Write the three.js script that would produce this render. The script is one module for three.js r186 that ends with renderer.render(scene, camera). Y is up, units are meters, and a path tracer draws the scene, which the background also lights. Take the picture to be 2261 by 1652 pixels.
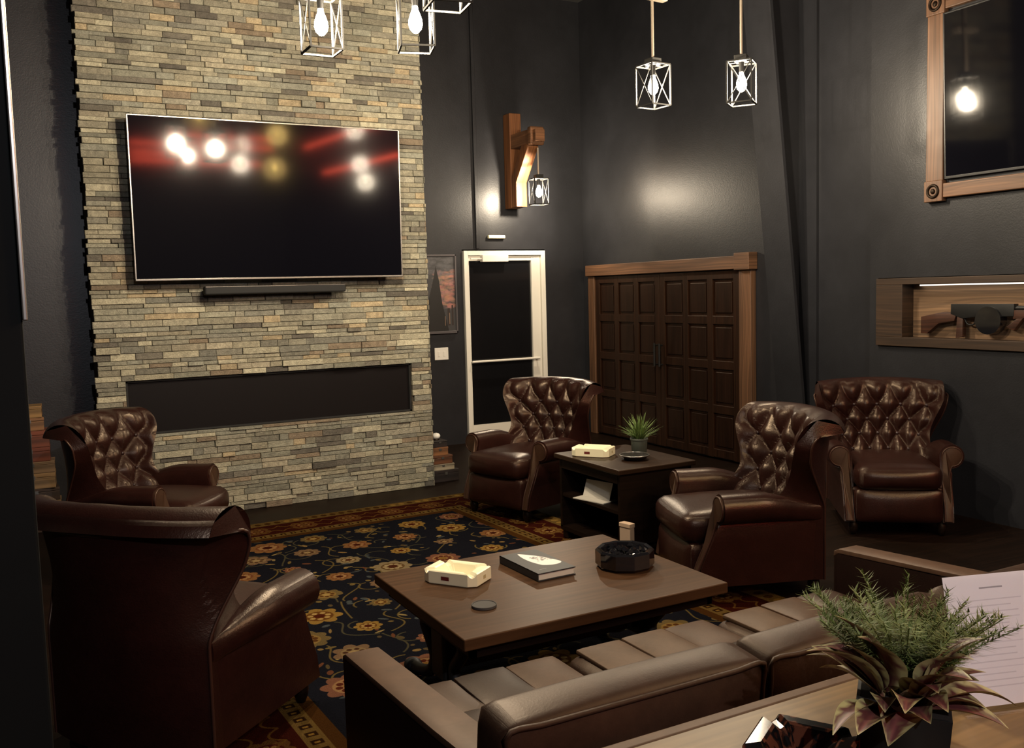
import * as THREE from 'three';
import { mergeGeometries, mergeVertices, toCreasedNormals } from 'three/addons/utils/BufferGeometryUtils.js';
import { RoundedBoxGeometry } from 'three/addons/geometries/RoundedBoxGeometry.js';
import { RectAreaLightUniformsLib } from 'three/addons/lights/RectAreaLightUniformsLib.js';

// ───────────────────────── camera, renderer, exposure ─────────────────────────
RectAreaLightUniformsLib.init();
const scene = new THREE.Scene();
scene.background = new THREE.Color(0x000000);
const camera = new THREE.PerspectiveCamera(43.7, 2261 / 1652, 0.05, 60);
camera.position.set(0, 1.75, 0);
camera.rotation.order = 'YXZ';
const D = Math.PI / 180;
camera.rotation.set(-5.03 * D, -28.0 * D, -1.55 * D);
const renderer = new THREE.WebGLRenderer({ antialias: true });
renderer.toneMapping = THREE.LinearToneMapping;
renderer.toneMappingExposure = 1.0;
renderer.shadowMap.enabled = true;

// lamp strengths in candela
const LAMP_FRONT = 13, LAMP_BRACKET = 8, LAMP_REAR = 4.0;
const WARM = new THREE.Color().setRGB(1.0, 0.835, 0.615), AMBER = new THREE.Color().setRGB(1.0, 0.66, 0.2);

// ───────────────────────── helpers ─────────────────────────
let seed = 20240611;
function rnd() { seed |= 0; seed = (seed + 0x6D2B79F5) | 0; let t = Math.imul(seed ^ (seed >>> 15), 1 | seed); t = (t + Math.imul(t ^ (t >>> 7), 61 | t)) ^ t; return ((t ^ (t >>> 14)) >>> 0) / 4294967296; }
const rr = (a, b) => a + (b - a) * rnd();
const lerp = (a, b, t) => a + (b - a) * t;
const clamp = (x, a, b) => Math.min(b, Math.max(a, x));
const sstep = (a, b, x) => { const t = clamp((x - a) / (b - a), 0, 1); return t * t * (3 - 2 * t); };
const used = {};
function numbered(n) { const k = used[n] = (used[n] ?? -1) + 1; return k ? `${n}_${String(k).padStart(3, '0')}` : n; }
function shadow(o) { o.castShadow = true; o.receiveShadow = true; return o; }
function thing(name, label, category, [x, y, z] = [0, 0, 0], turn = 0, group) {
  const o = new THREE.Group(); o.name = numbered(name); o.position.set(x, y, z); o.rotation.y = turn;
  o.userData = { label, category }; if (group) o.userData.group = group;
  scene.add(o); return o;
}
function struct(name, label, category) { const o = new THREE.Group(); o.name = name; o.userData = { label, category, kind: 'structure' }; scene.add(o); return o; }
function part(name, geo, mat, parent, label) {
  const g = Array.isArray(geo) ? merge(geo) : geo;
  const m = shadow(new THREE.Mesh(g, mat)); m.name = name; if (label) m.userData.label = label; parent.add(m); return m;
}
function clean(g) { g = g.index ? g.toNonIndexed() : g; for (const k of Object.keys(g.attributes)) if (!['position', 'normal', 'uv', 'color'].includes(k)) g.deleteAttribute(k); if (!g.attributes.uv) boxUV(g); g.morphAttributes = {}; return g; }
function merge(list) { return mergeGeometries(list.map(clean), false); }
// metre-scaled texture coordinates from each vertex's own facing
function boxUV(g, s = 1) {
  const p = g.attributes.position, n = g.attributes.normal, uv = new Float32Array(p.count * 2);
  for (let i = 0; i < p.count; i++) {
    const ax = Math.abs(n.getX(i)), ay = Math.abs(n.getY(i)), az = Math.abs(n.getZ(i));
    const [a, b] = ax >= ay && ax >= az ? [p.getZ(i), p.getY(i)] : ay >= az ? [p.getX(i), p.getZ(i)] : [p.getX(i), p.getY(i)];
    uv[2 * i] = a * s; uv[2 * i + 1] = b * s;
  }
  g.setAttribute('uv', new THREE.BufferAttribute(uv, 2)); return g;
}
function bx(x0, x1, y0, y1, z0, z1, r = 0) {
  const w = x1 - x0, h = y1 - y0, d = z1 - z0;
  const g = r ? new RoundedBoxGeometry(w, h, d, 2, Math.min(r, w * 0.49, h * 0.49, d * 0.49)) : new THREE.BoxGeometry(w, h, d);
  g.translate((x0 + x1) / 2, (y0 + y1) / 2, (z0 + z1) / 2); return boxUV(g);
}
function cyl(r0, r1, h, x, y, z, seg = 20) { const g = new THREE.CylinderGeometry(r1, r0, h, seg); g.translate(x, y + h / 2, z); return g; }
function bar(a, b, r, seg = 8) {
  const A = new THREE.Vector3(...a), B = new THREE.Vector3(...b), d = B.clone().sub(A);
  const g = new THREE.CylinderGeometry(r, r, d.length(), seg);
  g.applyQuaternion(new THREE.Quaternion().setFromUnitVectors(new THREE.Vector3(0, 1, 0), d.clone().normalize()));
  g.translate((A.x + B.x) / 2, (A.y + B.y) / 2, (A.z + B.z) / 2); return g;
}
function flatBar(a, b, w, t) { // square-section bar
  const A = new THREE.Vector3(...a), B = new THREE.Vector3(...b), d = B.clone().sub(A);
  const g = new THREE.BoxGeometry(w, d.length(), t);
  g.applyQuaternion(new THREE.Quaternion().setFromUnitVectors(new THREE.Vector3(0, 1, 0), d.clone().normalize()));
  g.translate((A.x + B.x) / 2, (A.y + B.y) / 2, (A.z + B.z) / 2); return g;
}
function tube(pts, r, seg = 40, rs = 6, closed = false) { return new THREE.TubeGeometry(new THREE.CatmullRomCurve3(pts.map(p => new THREE.Vector3(...p)), closed), seg, r, rs, closed); }
// an upholstered block: rounded edges and crowned faces
function puff(w, h, d, r, cx = 0, cy = 0, cz = 0, n = 14) {
  const g0 = new THREE.BoxGeometry(w, h, d, n, Math.max(6, n >> 1), n), p = g0.attributes.position;
  const hx = w / 2, hy = h / 2, hz = d / 2, v = new THREE.Vector3(), q = new THREE.Vector3();
  for (let i = 0; i < p.count; i++) {
    v.fromBufferAttribute(p, i);
    q.set(clamp(v.x, -hx + r, hx - r), clamp(v.y, -hy + r, hy - r), clamp(v.z, -hz + r, hz - r));
    const dir = v.clone().sub(q); if (dir.lengthSq() > 0) v.copy(q).addScaledVector(dir.normalize(), r);
    const u = v.x / hx, t = v.y / hy, s = v.z / hz, k = a => Math.max(0, 1 - a * a);
    v.x += Math.sign(u) * u * u * cx * k(t) * k(s); v.y += Math.sign(t) * t * t * cy * k(u) * k(s); v.z += Math.sign(s) * s * s * cz * k(u) * k(t);
    p.setXYZ(i, v.x, v.y, v.z);
  }
  g0.deleteAttribute('uv'); g0.deleteAttribute('normal');
  const g = mergeVertices(g0, 1e-5); g.computeVertexNormals(); return boxUV(g);
}
function gridGeo(nu, nv, f, flip = false) { // f(u,v)->[x,y,z]
  const pos = [], uv = [], idx = [];
  for (let j = 0; j <= nv; j++) for (let i = 0; i <= nu; i++) { pos.push(...f(i / nu, j / nv)); uv.push(i / nu, j / nv); }
  for (let j = 0; j < nv; j++) for (let i = 0; i < nu; i++) { const a = j * (nu + 1) + i, b = a + 1, c = a + nu + 1, d = c + 1; flip ? idx.push(a, c, b, b, c, d) : idx.push(a, b, c, b, d, c); }
  const g = new THREE.BufferGeometry(); g.setAttribute('position', new THREE.Float32BufferAttribute(pos, 3)); g.setAttribute('uv', new THREE.Float32BufferAttribute(uv, 2)); g.setIndex(idx); g.computeVertexNormals(); return g;
}
function extrude(pts, depth, bevel = 0, holes = []) {
  const s = new THREE.Shape(pts.map(p => new THREE.Vector2(...p))); for (const h of holes) s.holes.push(new THREE.Path(h.map(p => new THREE.Vector2(...p))));
  const g = new THREE.ExtrudeGeometry(s, { depth, bevelEnabled: bevel > 0, bevelSize: bevel, bevelThickness: bevel, bevelSegments: 2, curveSegments: 12 }); return boxUV(toCreasedNormals(g, 0.65));
}

// ───────────────────────── textures ─────────────────────────
function noiseTile(n) { const a = new Float32Array(n * n); for (let i = 0; i < a.length; i++) a[i] = rnd(); return (x, y) => { x = ((x % n) + n) % n; y = ((y % n) + n) % n; const i = Math.floor(x), j = Math.floor(y), f = x - i, g = y - j, s = f * f * (3 - 2 * f), t = g * g * (3 - 2 * g), i1 = (i + 1) % n, j1 = (j + 1) % n; return lerp(lerp(a[j * n + i], a[j * n + i1], s), lerp(a[j1 * n + i], a[j1 * n + i1], s), t); }; }
function dataTex(w, h, f, srgb, rx = 1, ry = 1) {
  const d = new Uint8Array(w * h * 4);
  for (let j = 0; j < h; j++) for (let i = 0; i < w; i++) { const c = f(i / w, j / h), k = 4 * (j * w + i); if (typeof c === 'number') d[k] = d[k + 1] = d[k + 2] = clamp(c, 0, 1) * 255; else { d[k] = clamp(c[0], 0, 1) * 255; d[k + 1] = clamp(c[1], 0, 1) * 255; d[k + 2] = clamp(c[2], 0, 1) * 255; } d[k + 3] = 255; }
  const t = new THREE.DataTexture(d, w, h); t.wrapS = t.wrapT = THREE.RepeatWrapping; t.magFilter = THREE.LinearFilter; t.minFilter = THREE.LinearMipmapLinearFilter; t.generateMipmaps = true; t.repeat.set(rx, ry); if (srgb) t.colorSpace = THREE.SRGBColorSpace; t.needsUpdate = true; return t;
}
const N8 = noiseTile(8), N16 = noiseTile(16), N32 = noiseTile(32), N64 = noiseTile(64), N128 = noiseTile(128);
const leatherBump = dataTex(512, 512, (u, v) => 0.35 * N128(u * 128, v * 128) + 0.35 * N64(u * 64, v * 64) + 0.3 * N16(u * 16, v * 16), false, 3, 3);
const leatherTone = dataTex(256, 256, (u, v) => { const k = 0.78 + 0.22 * (0.5 * N8(u * 8, v * 8) + 0.3 * N32(u * 32, v * 32) + 0.2 * N64(u * 64, v * 64)); return [k, k * 0.98, k * 0.96]; }, true, 2, 2);
const stoneTone = dataTex(256, 256, (u, v) => { const k = 0.62 + 0.38 * (0.35 * N16(u * 16, v * 16) + 0.35 * N64(u * 64, v * 64) + 0.3 * N128(u * 128, v * 128)); return [k, k * 0.99, k * 0.96]; }, true, 2.5, 2.5);
const stoneBump = dataTex(256, 256, (u, v) => 0.5 * N32(u * 32, v * 64) + 0.3 * N64(u * 64, v * 64) + 0.2 * N128(u * 128, v * 128), false, 2.5, 2.5);
const paintBump = dataTex(512, 512, (u, v) => 0.5 * N128(u * 128, v * 128) + 0.3 * N64(u * 64, v * 64) + 0.2 * N16(u * 16, v * 16), false, 1.3, 1.3);
const paintTone = dataTex(256, 256, (u, v) => { const k = 0.86 + 0.14 * (0.6 * N8(u * 8, v * 8) + 0.4 * N32(u * 32, v * 32)); return [k, k, k]; }, true, 0.5, 0.5);
function grainNoise(nx, ny) { const a = []; for (let i = 0; i < nx * ny; i++) a.push(rnd()); return (x, y) => { x = ((x % 1) + 1) % 1 * nx; y = ((y % 1) + 1) % 1 * ny; const i = Math.floor(x) % nx, j = Math.floor(y) % ny, f = x - Math.floor(x), g = y - Math.floor(y), q = f * f * (3 - 2 * f), t = g * g * (3 - 2 * g), i1 = (i + 1) % nx, j1 = (j + 1) % ny; return lerp(lerp(a[j * nx + i], a[j * nx + i1], q), lerp(a[j1 * nx + i], a[j1 * nx + i1], q), t); }; }
const GA = grainNoise(64, 2), GB = grainNoise(128, 4), GC = grainNoise(16, 2), GW = grainNoise(8, 2);
function woodTex(dark, alongU, rx = 1, ry = 1) {
  return dataTex(512, 512, (u, v) => { const [a, b] = alongU ? [v, u] : [u, v]; const w = GW(a, b) * 0.12; const g = 0.5 * GA(a + w, b) + 0.3 * GB(a, b) + 0.2 * GC(a + w, b); const k = lerp(dark, 1, g); return [k, k * 0.96, k * 0.91]; }, true, rx, ry);
}
const woodV = woodTex(0.45, false, 1.2, 0.7), woodH = woodTex(0.45, true, 0.7, 1.2), woodTable = woodTex(0.62, true, 0.8, 1.0);

// ───────────────────────── materials ─────────────────────────
const std = o => new THREE.MeshStandardMaterial(o);
const phy = o => new THREE.MeshPhysicalMaterial({ specularColor: lin(1, 0.8, 0.6), ...o });
const lin = (r, g, b) => new THREE.Color().setRGB(r, g, b);
const M = {};
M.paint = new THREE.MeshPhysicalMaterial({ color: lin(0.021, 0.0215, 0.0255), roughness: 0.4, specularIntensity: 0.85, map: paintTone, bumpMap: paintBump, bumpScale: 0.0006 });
M.ceiling = std({ color: lin(0.02, 0.02, 0.02), roughness: 0.9 });
M.floor = phy({ color: lin(0.013, 0.006, 0.004), roughness: 0.5, specularIntensity: 0.35, map: woodH });
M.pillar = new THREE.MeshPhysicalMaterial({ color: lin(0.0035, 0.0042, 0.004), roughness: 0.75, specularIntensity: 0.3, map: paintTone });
M.steel = std({ color: lin(0.5, 0.48, 0.44), roughness: 0.3, metalness: 0.9 });
M.stone = std({ color: 0xffffff, vertexColors: true, map: stoneTone, bumpMap: stoneBump, bumpScale: 0.004, roughness: 0.85 });
M.stoneCore = std({ color: lin(0.09, 0.075, 0.055), roughness: 0.95, map: stoneTone });
M.black = std({ color: lin(0.008, 0.008, 0.009), roughness: 0.4 });
M.blackMatte = std({ color: lin(0.012, 0.012, 0.012), roughness: 0.8 });
M.screen = std({ color: lin(0.003, 0.003, 0.005), roughness: 0.064 });
M.bezel = std({ color: lin(0.35, 0.34, 0.32), roughness: 0.3, metalness: 0.9 });
M.leather = phy({ color: lin(0.024, 0.0072, 0.006), roughness: 0.33, map: leatherTone, bumpMap: leatherBump, bumpScale: 0.0007 });
M.leatherPipe = phy({ color: lin(0.036, 0.014, 0.01), roughness: 0.4 });
M.leatherLit = phy({ color: lin(0.05, 0.024, 0.014), roughness: 0.45, map: leatherTone });  // lit tan of the arm fronts put into the leather colour
M.button = std({ color: lin(0.02, 0.007, 0.006), roughness: 0.35 });
M.sofa = phy({ color: lin(0.072, 0.038, 0.022), roughness: 0.48, specularIntensity: 0.5, specularColor: lin(1, 0.74, 0.5), map: leatherTone, bumpMap: leatherBump, bumpScale: 0.0003 });
M.sofaB = phy({ color: lin(0.04, 0.0185, 0.012), roughness: 0.46, specularIntensity: 0.65, specularColor: lin(1, 0.74, 0.5), map: leatherTone, bumpMap: leatherBump, bumpScale: 0.0003 });
M.sofaC = phy({ color: lin(0.1, 0.06, 0.036), roughness: 0.5, specularIntensity: 0.5, specularColor: lin(1, 0.74, 0.5), map: leatherTone, bumpMap: leatherBump, bumpScale: 0.0003 });
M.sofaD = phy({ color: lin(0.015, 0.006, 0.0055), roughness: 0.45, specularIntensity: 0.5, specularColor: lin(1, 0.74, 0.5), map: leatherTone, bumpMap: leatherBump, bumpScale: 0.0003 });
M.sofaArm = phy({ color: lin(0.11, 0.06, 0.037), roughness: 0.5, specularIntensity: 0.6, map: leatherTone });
M.tableTop = phy({ color: lin(0.08, 0.041, 0.021), roughness: 0.42, specularIntensity: 0.34, map: woodTable });
M.darkWood = phy({ color: lin(0.011, 0.0055, 0.004), roughness: 0.5, specularIntensity: 0.5, map: woodH });
M.iron = std({ color: lin(0.012, 0.012, 0.012), roughness: 0.5, metalness: 0.3 });
M.frameWood = std({ color: lin(0.21, 0.11, 0.06), roughness: 0.5, map: woodV });
M.frameWoodH = std({ color: lin(0.21, 0.11, 0.06), roughness: 0.5, map: woodH });
M.doorWood = phy({ color: lin(0.036, 0.0155, 0.009), roughness: 0.42, specularIntensity: 0.7, map: woodV });
M.doorPanel = phy({ color: lin(0.026, 0.011, 0.007), roughness: 0.4, specularIntensity: 0.7, map: woodV });
M.bracket = std({ color: lin(0.42, 0.17, 0.06), roughness: 0.6, map: woodV });  // lamplight orange put into the post and brace colour
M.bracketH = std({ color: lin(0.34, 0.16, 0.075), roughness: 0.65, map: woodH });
M.lantern = std({ color: lin(0.012, 0.011, 0.009), roughness: 0.75 });
M.stem = std({ color: lin(0.42, 0.35, 0.27), roughness: 0.5, metalness: 0.3 });
M.bulb = std({ color: 0xffffff, emissive: lin(1, 0.86, 0.62), emissiveIntensity: 55, roughness: 0.3 });
M.bulbAmber = std({ color: 0xffffff, emissive: lin(1, 0.66, 0.18), emissiveIntensity: 45, roughness: 0.3 });
M.white = std({ color: lin(0.85, 0.82, 0.75), roughness: 0.5 });
M.alu = std({ color: lin(0.78, 0.75, 0.67), roughness: 0.45 });
M.glassDark = std({ color: lin(0.006, 0.006, 0.007), roughness: 0.12 });
M.glass = new THREE.MeshPhysicalMaterial({ color: 0xffffff, transmission: 1, thickness: 0, roughness: 0.03, ior: 1.5 });
M.cream = std({ color: lin(0.86, 0.8, 0.55), roughness: 0.3 });
M.redLabel = std({ color: lin(0.12, 0.012, 0.01), roughness: 0.6 });
M.blackGlass = new THREE.MeshPhysicalMaterial({ color: lin(0.006, 0.006, 0.008), roughness: 0.08, clearcoat: 1, clearcoatRoughness: 0.05 });
M.coaster = std({ color: lin(0.055, 0.05, 0.045), roughness: 0.8 });
M.paper = std({ color: lin(0.6, 0.56, 0.48), roughness: 0.85 });

// ───────────────────────── the setting ─────────────────────────
const XB = 6.25, XN = 6.13, ZA = -9.8, ZL = -8.22, ZS = -7.8, CEIL = 5.2, XL = -3.4, ZR = 8.2;
{
  const f = struct('floor', 'dark brown wooden floor of the lounge', 'floor'); part('floor_boards', bx(XL - 0.2, XB + 0.4, -0.12, 0, ZA - 0.2, ZR + 0.2), M.floor, f);
  const c = struct('ceiling', 'black painted ceiling high above the lounge', 'ceiling'); part('ceiling_slab', bx(XL - 0.2, XB + 0.4, CEIL, CEIL + 0.12, ZA - 0.2, ZR + 0.2), M.ceiling, c);
  const w = struct('wall_back', 'charcoal painted back wall with the glass door', 'wall');
  part('wall_face', [bx(3.0, 4.6, 0, CEIL, ZA - 0.2, ZA), bx(5.7, XB + 0.2, 0, CEIL, ZA - 0.2, ZA), bx(4.6, 5.7, 2.25, CEIL, ZA - 0.2, ZA)], M.paint, w);
  part('wall_strip', bx(4.775, 4.815, 2.26, CEIL, ZA, ZA + 0.035, 0.004), M.paint, w, 'thin dark vertical strip above the glass door');
  const w2 = struct('wall_alcove', 'charcoal painted wall left of the stone chimney breast', 'wall'); part('wall_face', bx(XL, 0.6, 0, CEIL, ZL - 0.2, ZL), M.paint, w2);
  const wl = struct('wall_left', 'charcoal painted side wall of the lounge', 'wall'); part('wall_face', bx(XL - 0.2, XL, 0, CEIL, ZA, ZR), M.paint, wl);
  const wf = struct('wall_front', 'charcoal painted wall at the bar end of the room', 'wall'); part('wall_face', bx(XL, XB + 0.2, 0, CEIL, ZR, ZR + 0.2), M.paint, wf);
  const wr = struct('wall_right', 'charcoal painted side wall with the panelled wooden door', 'wall');
  part('wall_face', bx(XB, XB + 0.2, 0, CEIL, ZA, ZR), M.paint, wr);
  // furred-out section carrying the framed television and the gun niche: left open where the niche is
  const nz0 = -5.24, nz1 = -3.045, ny0 = 1.24, ny1 = 1.78;
  part('furred_panel', [bx(XN, XB, 0, ny0, -5.32, ZR), bx(XN, XB, ny1, CEIL, -5.32, ZR), bx(XN, XB, ny0, ny1, -5.32, nz0), bx(XN, XB, ny0, ny1, nz1, ZR)], M.paint, wr);
  const p = struct('wall_pillar', 'near black pillar at the left edge with bright highlight strip', 'wall');
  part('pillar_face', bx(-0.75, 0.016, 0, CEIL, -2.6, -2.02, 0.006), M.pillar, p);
  part('highlight_strip', bx(0.016, 0.025, 1.72, CEIL, -2.05, -2.0, 0.003), M.steel, p, 'bright metal strip in place of the edge highlight');  // metal strip put where the pillar edge catches a highlight
}
// tapered steel frame column against the right wall
{
  const t = struct('column_steel', 'tapered charcoal steel column leaning out from the right wall', 'column');
  const zc0 = -6.36, zc1 = -6.04, out = y => lerp(0.05, 0.62, clamp(y / CEIL, 0, 1));
  const prof = [[XB, 0], [XB, CEIL], [XB - out(CEIL), CEIL], [XB - out(0), 0]];
  const web = extrude(prof, 0.03); web.translate(0, 0, (zc0 + zc1) / 2 - 0.015); part('web', web, M.paint, t);
  const fl = extrude([[XB - out(0), 0], [XB - out(CEIL), CEIL], [XB - out(CEIL) + 0.03, CEIL], [XB - out(0) + 0.03, 0]], zc1 - zc0); fl.translate(-0.002, 0, zc0); part('inner_flange', fl, M.paint, t);
  part('wall_flange', bx(XB - 0.03, XB - 0.001, 0, CEIL, zc0 + 0.05, zc1 + 0.06), M.paint, t);
}

// ───────────────────────── stone chimney breast ─────────────────────────
const FP = { x0: 0.74, x1: 3.13, y0: 0.70, y1: 1.135 };
{
  const w = struct('wall_chimney', 'chimney breast faced with split ledger stone in tan and grey', 'chimney breast');
  const X0 = 0.55, X1 = 3.31, zc = ZS - 0.03;
  part('core', [bx(X0, X1, 0, FP.y0, ZA, zc), bx(X0, X1, FP.y1, CEIL, ZA, zc), bx(X0, FP.x0, FP.y0, FP.y1, ZA, zc), bx(FP.x1, X1, FP.y0, FP.y1, ZA, zc), bx(FP.x0, FP.x1, FP.y0, FP.y1, ZA, zc - 0.35)], M.stoneCore, w);
  const PAL = [[.34, .29, .2], [.30, .26, .185], [.26, .23, .17], [.22, .195, .15], [.37, .32, .225], [.42, .36, .25], [.29, .27, .21], [.16, .135, .105], [.12, .1, .08], [.36, .3, .21], [.27, .235, .17], [.24, .22, .165], [.42, .31, .18], [.24, .17, .11], [.46, .4, .28], [.22, .2, .16], [.3, .27, .2], [.28, .255, .195], [.32, .28, .21]];
  const stones = [];
  function makeStone(x0, x1, y0, y1, z1) {
    const c = 0.004, zb = zc - 0.005, j = () => rr(-0.002, 0.002);
    const fx0 = x0 + c, fx1 = x1 - c, fy0 = y0 + c * 0.7, fy1 = y1 - c * 0.7;
    const A = [[x0, y0, zb], [x1, y0, zb], [x1, y1, zb], [x0, y1, zb]], zs = z1 - c * 0.8;
    const B = [[x0, y0, zs], [x1, y0, zs], [x1, y1, zs], [x0, y1, zs]];
    const F = [[fx0 + j(), fy0 + j() * .6, z1 + j()], [fx1 + j(), fy0 + j() * .6, z1 + j()], [fx1 + j(), fy1 + j() * .6, z1 + j()], [fx0 + j(), fy1 + j() * .6, z1 + j()]];
    const pos = [], quad = (a, b, c2, d) => pos.push(...a, ...b, ...c2, ...a, ...c2, ...d);
    for (let k = 0; k < 4; k++) { const n = (k + 1) % 4; quad(A[k], A[n], B[n], B[k]); quad(B[k], B[n], F[n], F[k]); }
    quad(F[0], F[1], F[2], F[3]);
    const g = new THREE.BufferGeometry(); g.setAttribute('position', new THREE.Float32BufferAttribute(pos, 3)); g.computeVertexNormals(); boxUV(g);
    const base = PAL[Math.floor(rnd() * PAL.length)], k = rr(1.12, 1.58), col = new Float32Array(pos.length), uv = g.attributes.uv, ou = rnd(), ov = rnd();
    const lum = 0.4 * base[0] + 0.5 * base[1] + 0.1 * base[2], gr = c => lerp(c, lum, 0.12) * k;
    for (let i = 0; i < pos.length; i += 3) { col[i] = gr(base[0]) * 0.93; col[i + 1] = gr(base[1]); col[i + 2] = gr(base[2]) * 1.05; }
    for (let i = 0; i < uv.count; i++) uv.setXY(i, uv.getX(i) + ou, uv.getY(i) + ov);
    g.setAttribute('color', new THREE.BufferAttribute(col, 3));
    return g;
  }
  let y = 0.0;
  while (y < CEIL - 0.01) {
    let h = rr(0.03, 0.056); if (y + h > CEIL) h = CEIL - y;
    // align courses with the fireplace opening
    for (const e of [FP.y0, FP.y1]) if (y < e && y + h > e - 0.02) h = e - y;
    let x = X0 - rr(0, 0.03);
    while (x < X1) {
      let ww = rr(0.07, 0.3) * (rnd() < 0.15 ? 1.4 : 1), xe = x + ww; if (xe > X1 - 0.05) xe = X1 + rr(-0.012, 0.008);
      const segs = [];
      if (y + h > FP.y0 + 0.002 && y < FP.y1 - 0.002 && xe > FP.x0 && x < FP.x1) { if (x < FP.x0 - 0.02) segs.push([x, FP.x0]); if (xe > FP.x1 + 0.02) segs.push([FP.x1, xe]); } else segs.push([x, xe]);
      for (const [a, b] of segs) {
        const hidden = a > 1.0 && b < 2.9 && y > 1.98 && y + h < 3.1;
        const proud = rr(-0.008, 0.01) + (rnd() < 0.12 ? 0.01 : 0);
        const vis = y < 4.3 && !(a > 0.95 && b < 2.95 && y > 1.95 && y + h < 3.15) && !(y < 0.45 && b < 1.5) ? 1 : 0.1;
        if (!hidden) stones.push({ g: makeStone(a + 0.0015, b - 0.0015, y + 0.0015, y + h - 0.0015, ZS + proud), s: vis * (b - a) * h * (1 - 0.06 * a) });
      }
      x = xe;
    }
    y += h;
  }
  stones.sort((a, b) => b.s - a.s);
  stones.slice(0, 300).forEach((s, i) => part(i ? `stone_${String(i).padStart(3, '0')}` : 'stone', s.g, M.stone, w));
  const rest = part('small_stones', stones.slice(300).map(s => s.g), M.stone, w); rest.userData.kind = 'stuff';
}
// linear fireplace
{
  const t = thing('electric_fireplace', 'long black linear fireplace set low in the stone wall', 'fireplace', [0, 0, 0]);
  const z = ZS - 0.03, a = FP.x0 + 0.004, b = FP.x1 - 0.004, y0 = FP.y0 + 0.004, y1 = FP.y1 - 0.004;
  part('housing', [bx(a, b, y0, y0 + 0.012, z - 0.3, z), bx(a, b, y1 - 0.012, y1, z - 0.3, z), bx(a, a + 0.012, y0, y1, z - 0.3, z), bx(b - 0.012, b, y0, y1, z - 0.3, z), bx(a, b, y0, y1, z - 0.32, z - 0.3)], M.blackMatte, t);
  const em = []; for (let i = 0; i < 150; i++) { const g = new THREE.IcosahedronGeometry(rr(0.012, 0.028), 0); g.rotateY(rnd() * 6); g.translate(rr(a + 0.05, b - 0.05), y0 + 0.03, z - rr(0.06, 0.26)); em.push(g); }
  const e = part('ember_bed', em, std({ color: lin(0.1, 0.08, 0.085), roughness: 0.5 }), t, 'bed of dull unlit crystals'); e.userData.kind = 'stuff';
  part('glass', bx(a + 0.012, b - 0.012, y0 + 0.012, y1 - 0.012, z - 0.03, z - 0.024), new THREE.MeshPhysicalMaterial({ color: lin(0.005, 0.0038, 0.0042), roughness: 0.45, specularIntensity: 0.35 }), t, 'dark glass front');
}

// ───────────────────────── televisions ─────────────────────────
{
  const t = thing('television', 'large wall television on the stone wall mirroring the lamps', 'television', [1.925, 2.53, -7.62]);
  t.rotation.x = 1.5 * D;
  const W = 2.17, H = 1.245;
  part('screen', bx(-W / 2 + 0.01, W / 2 - 0.01, -H / 2 + 0.012, H / 2 - 0.008, -0.01, 0.002), M.screen, t, 'glossy black screen');
  part('bezel', [bx(-W / 2, W / 2, -H / 2, -H / 2 + 0.016, -0.02, 0.008, 0.003), bx(-W / 2, W / 2, H / 2 - 0.009, H / 2, -0.02, 0.006, 0.002), bx(-W / 2, -W / 2 + 0.011, -H / 2, H / 2, -0.02, 0.006, 0.002), bx(W / 2 - 0.011, W / 2, -H / 2, H / 2, -0.02, 0.006, 0.002)], M.bezel, t, 'thin silver edge');
  part('rear_shell', bx(-W / 2 + 0.02, W / 2 - 0.02, -H / 2 + 0.02, H / 2 - 0.02, -0.06, -0.012, 0.01), M.blackMatte, t);
  part('wall_mount', [bx(-0.4, 0.4, -0.25, 0.25, -0.13, -0.06)], M.blackMatte, t);
  const s = thing('soundbar', 'slim black soundbar mounted below the large television', 'soundbar', [1.92, 1.79, -7.68]);
  part('body', bx(-0.575, 0.575, 0, 0.068, -0.05, 0.05, 0.015), M.blackMatte, s);
  part('top_edge', bx(-0.57, 0.57, 0.06, 0.064, 0.046, 0.052, 0.001), M.bezel, s, 'faint silver upper edge');
  for (const q of [-0.27, 0.27]) part('bracket', bx(q - 0.03, q + 0.03, 0.01, 0.06, -0.12, -0.04), M.blackMatte, s);
}
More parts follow.
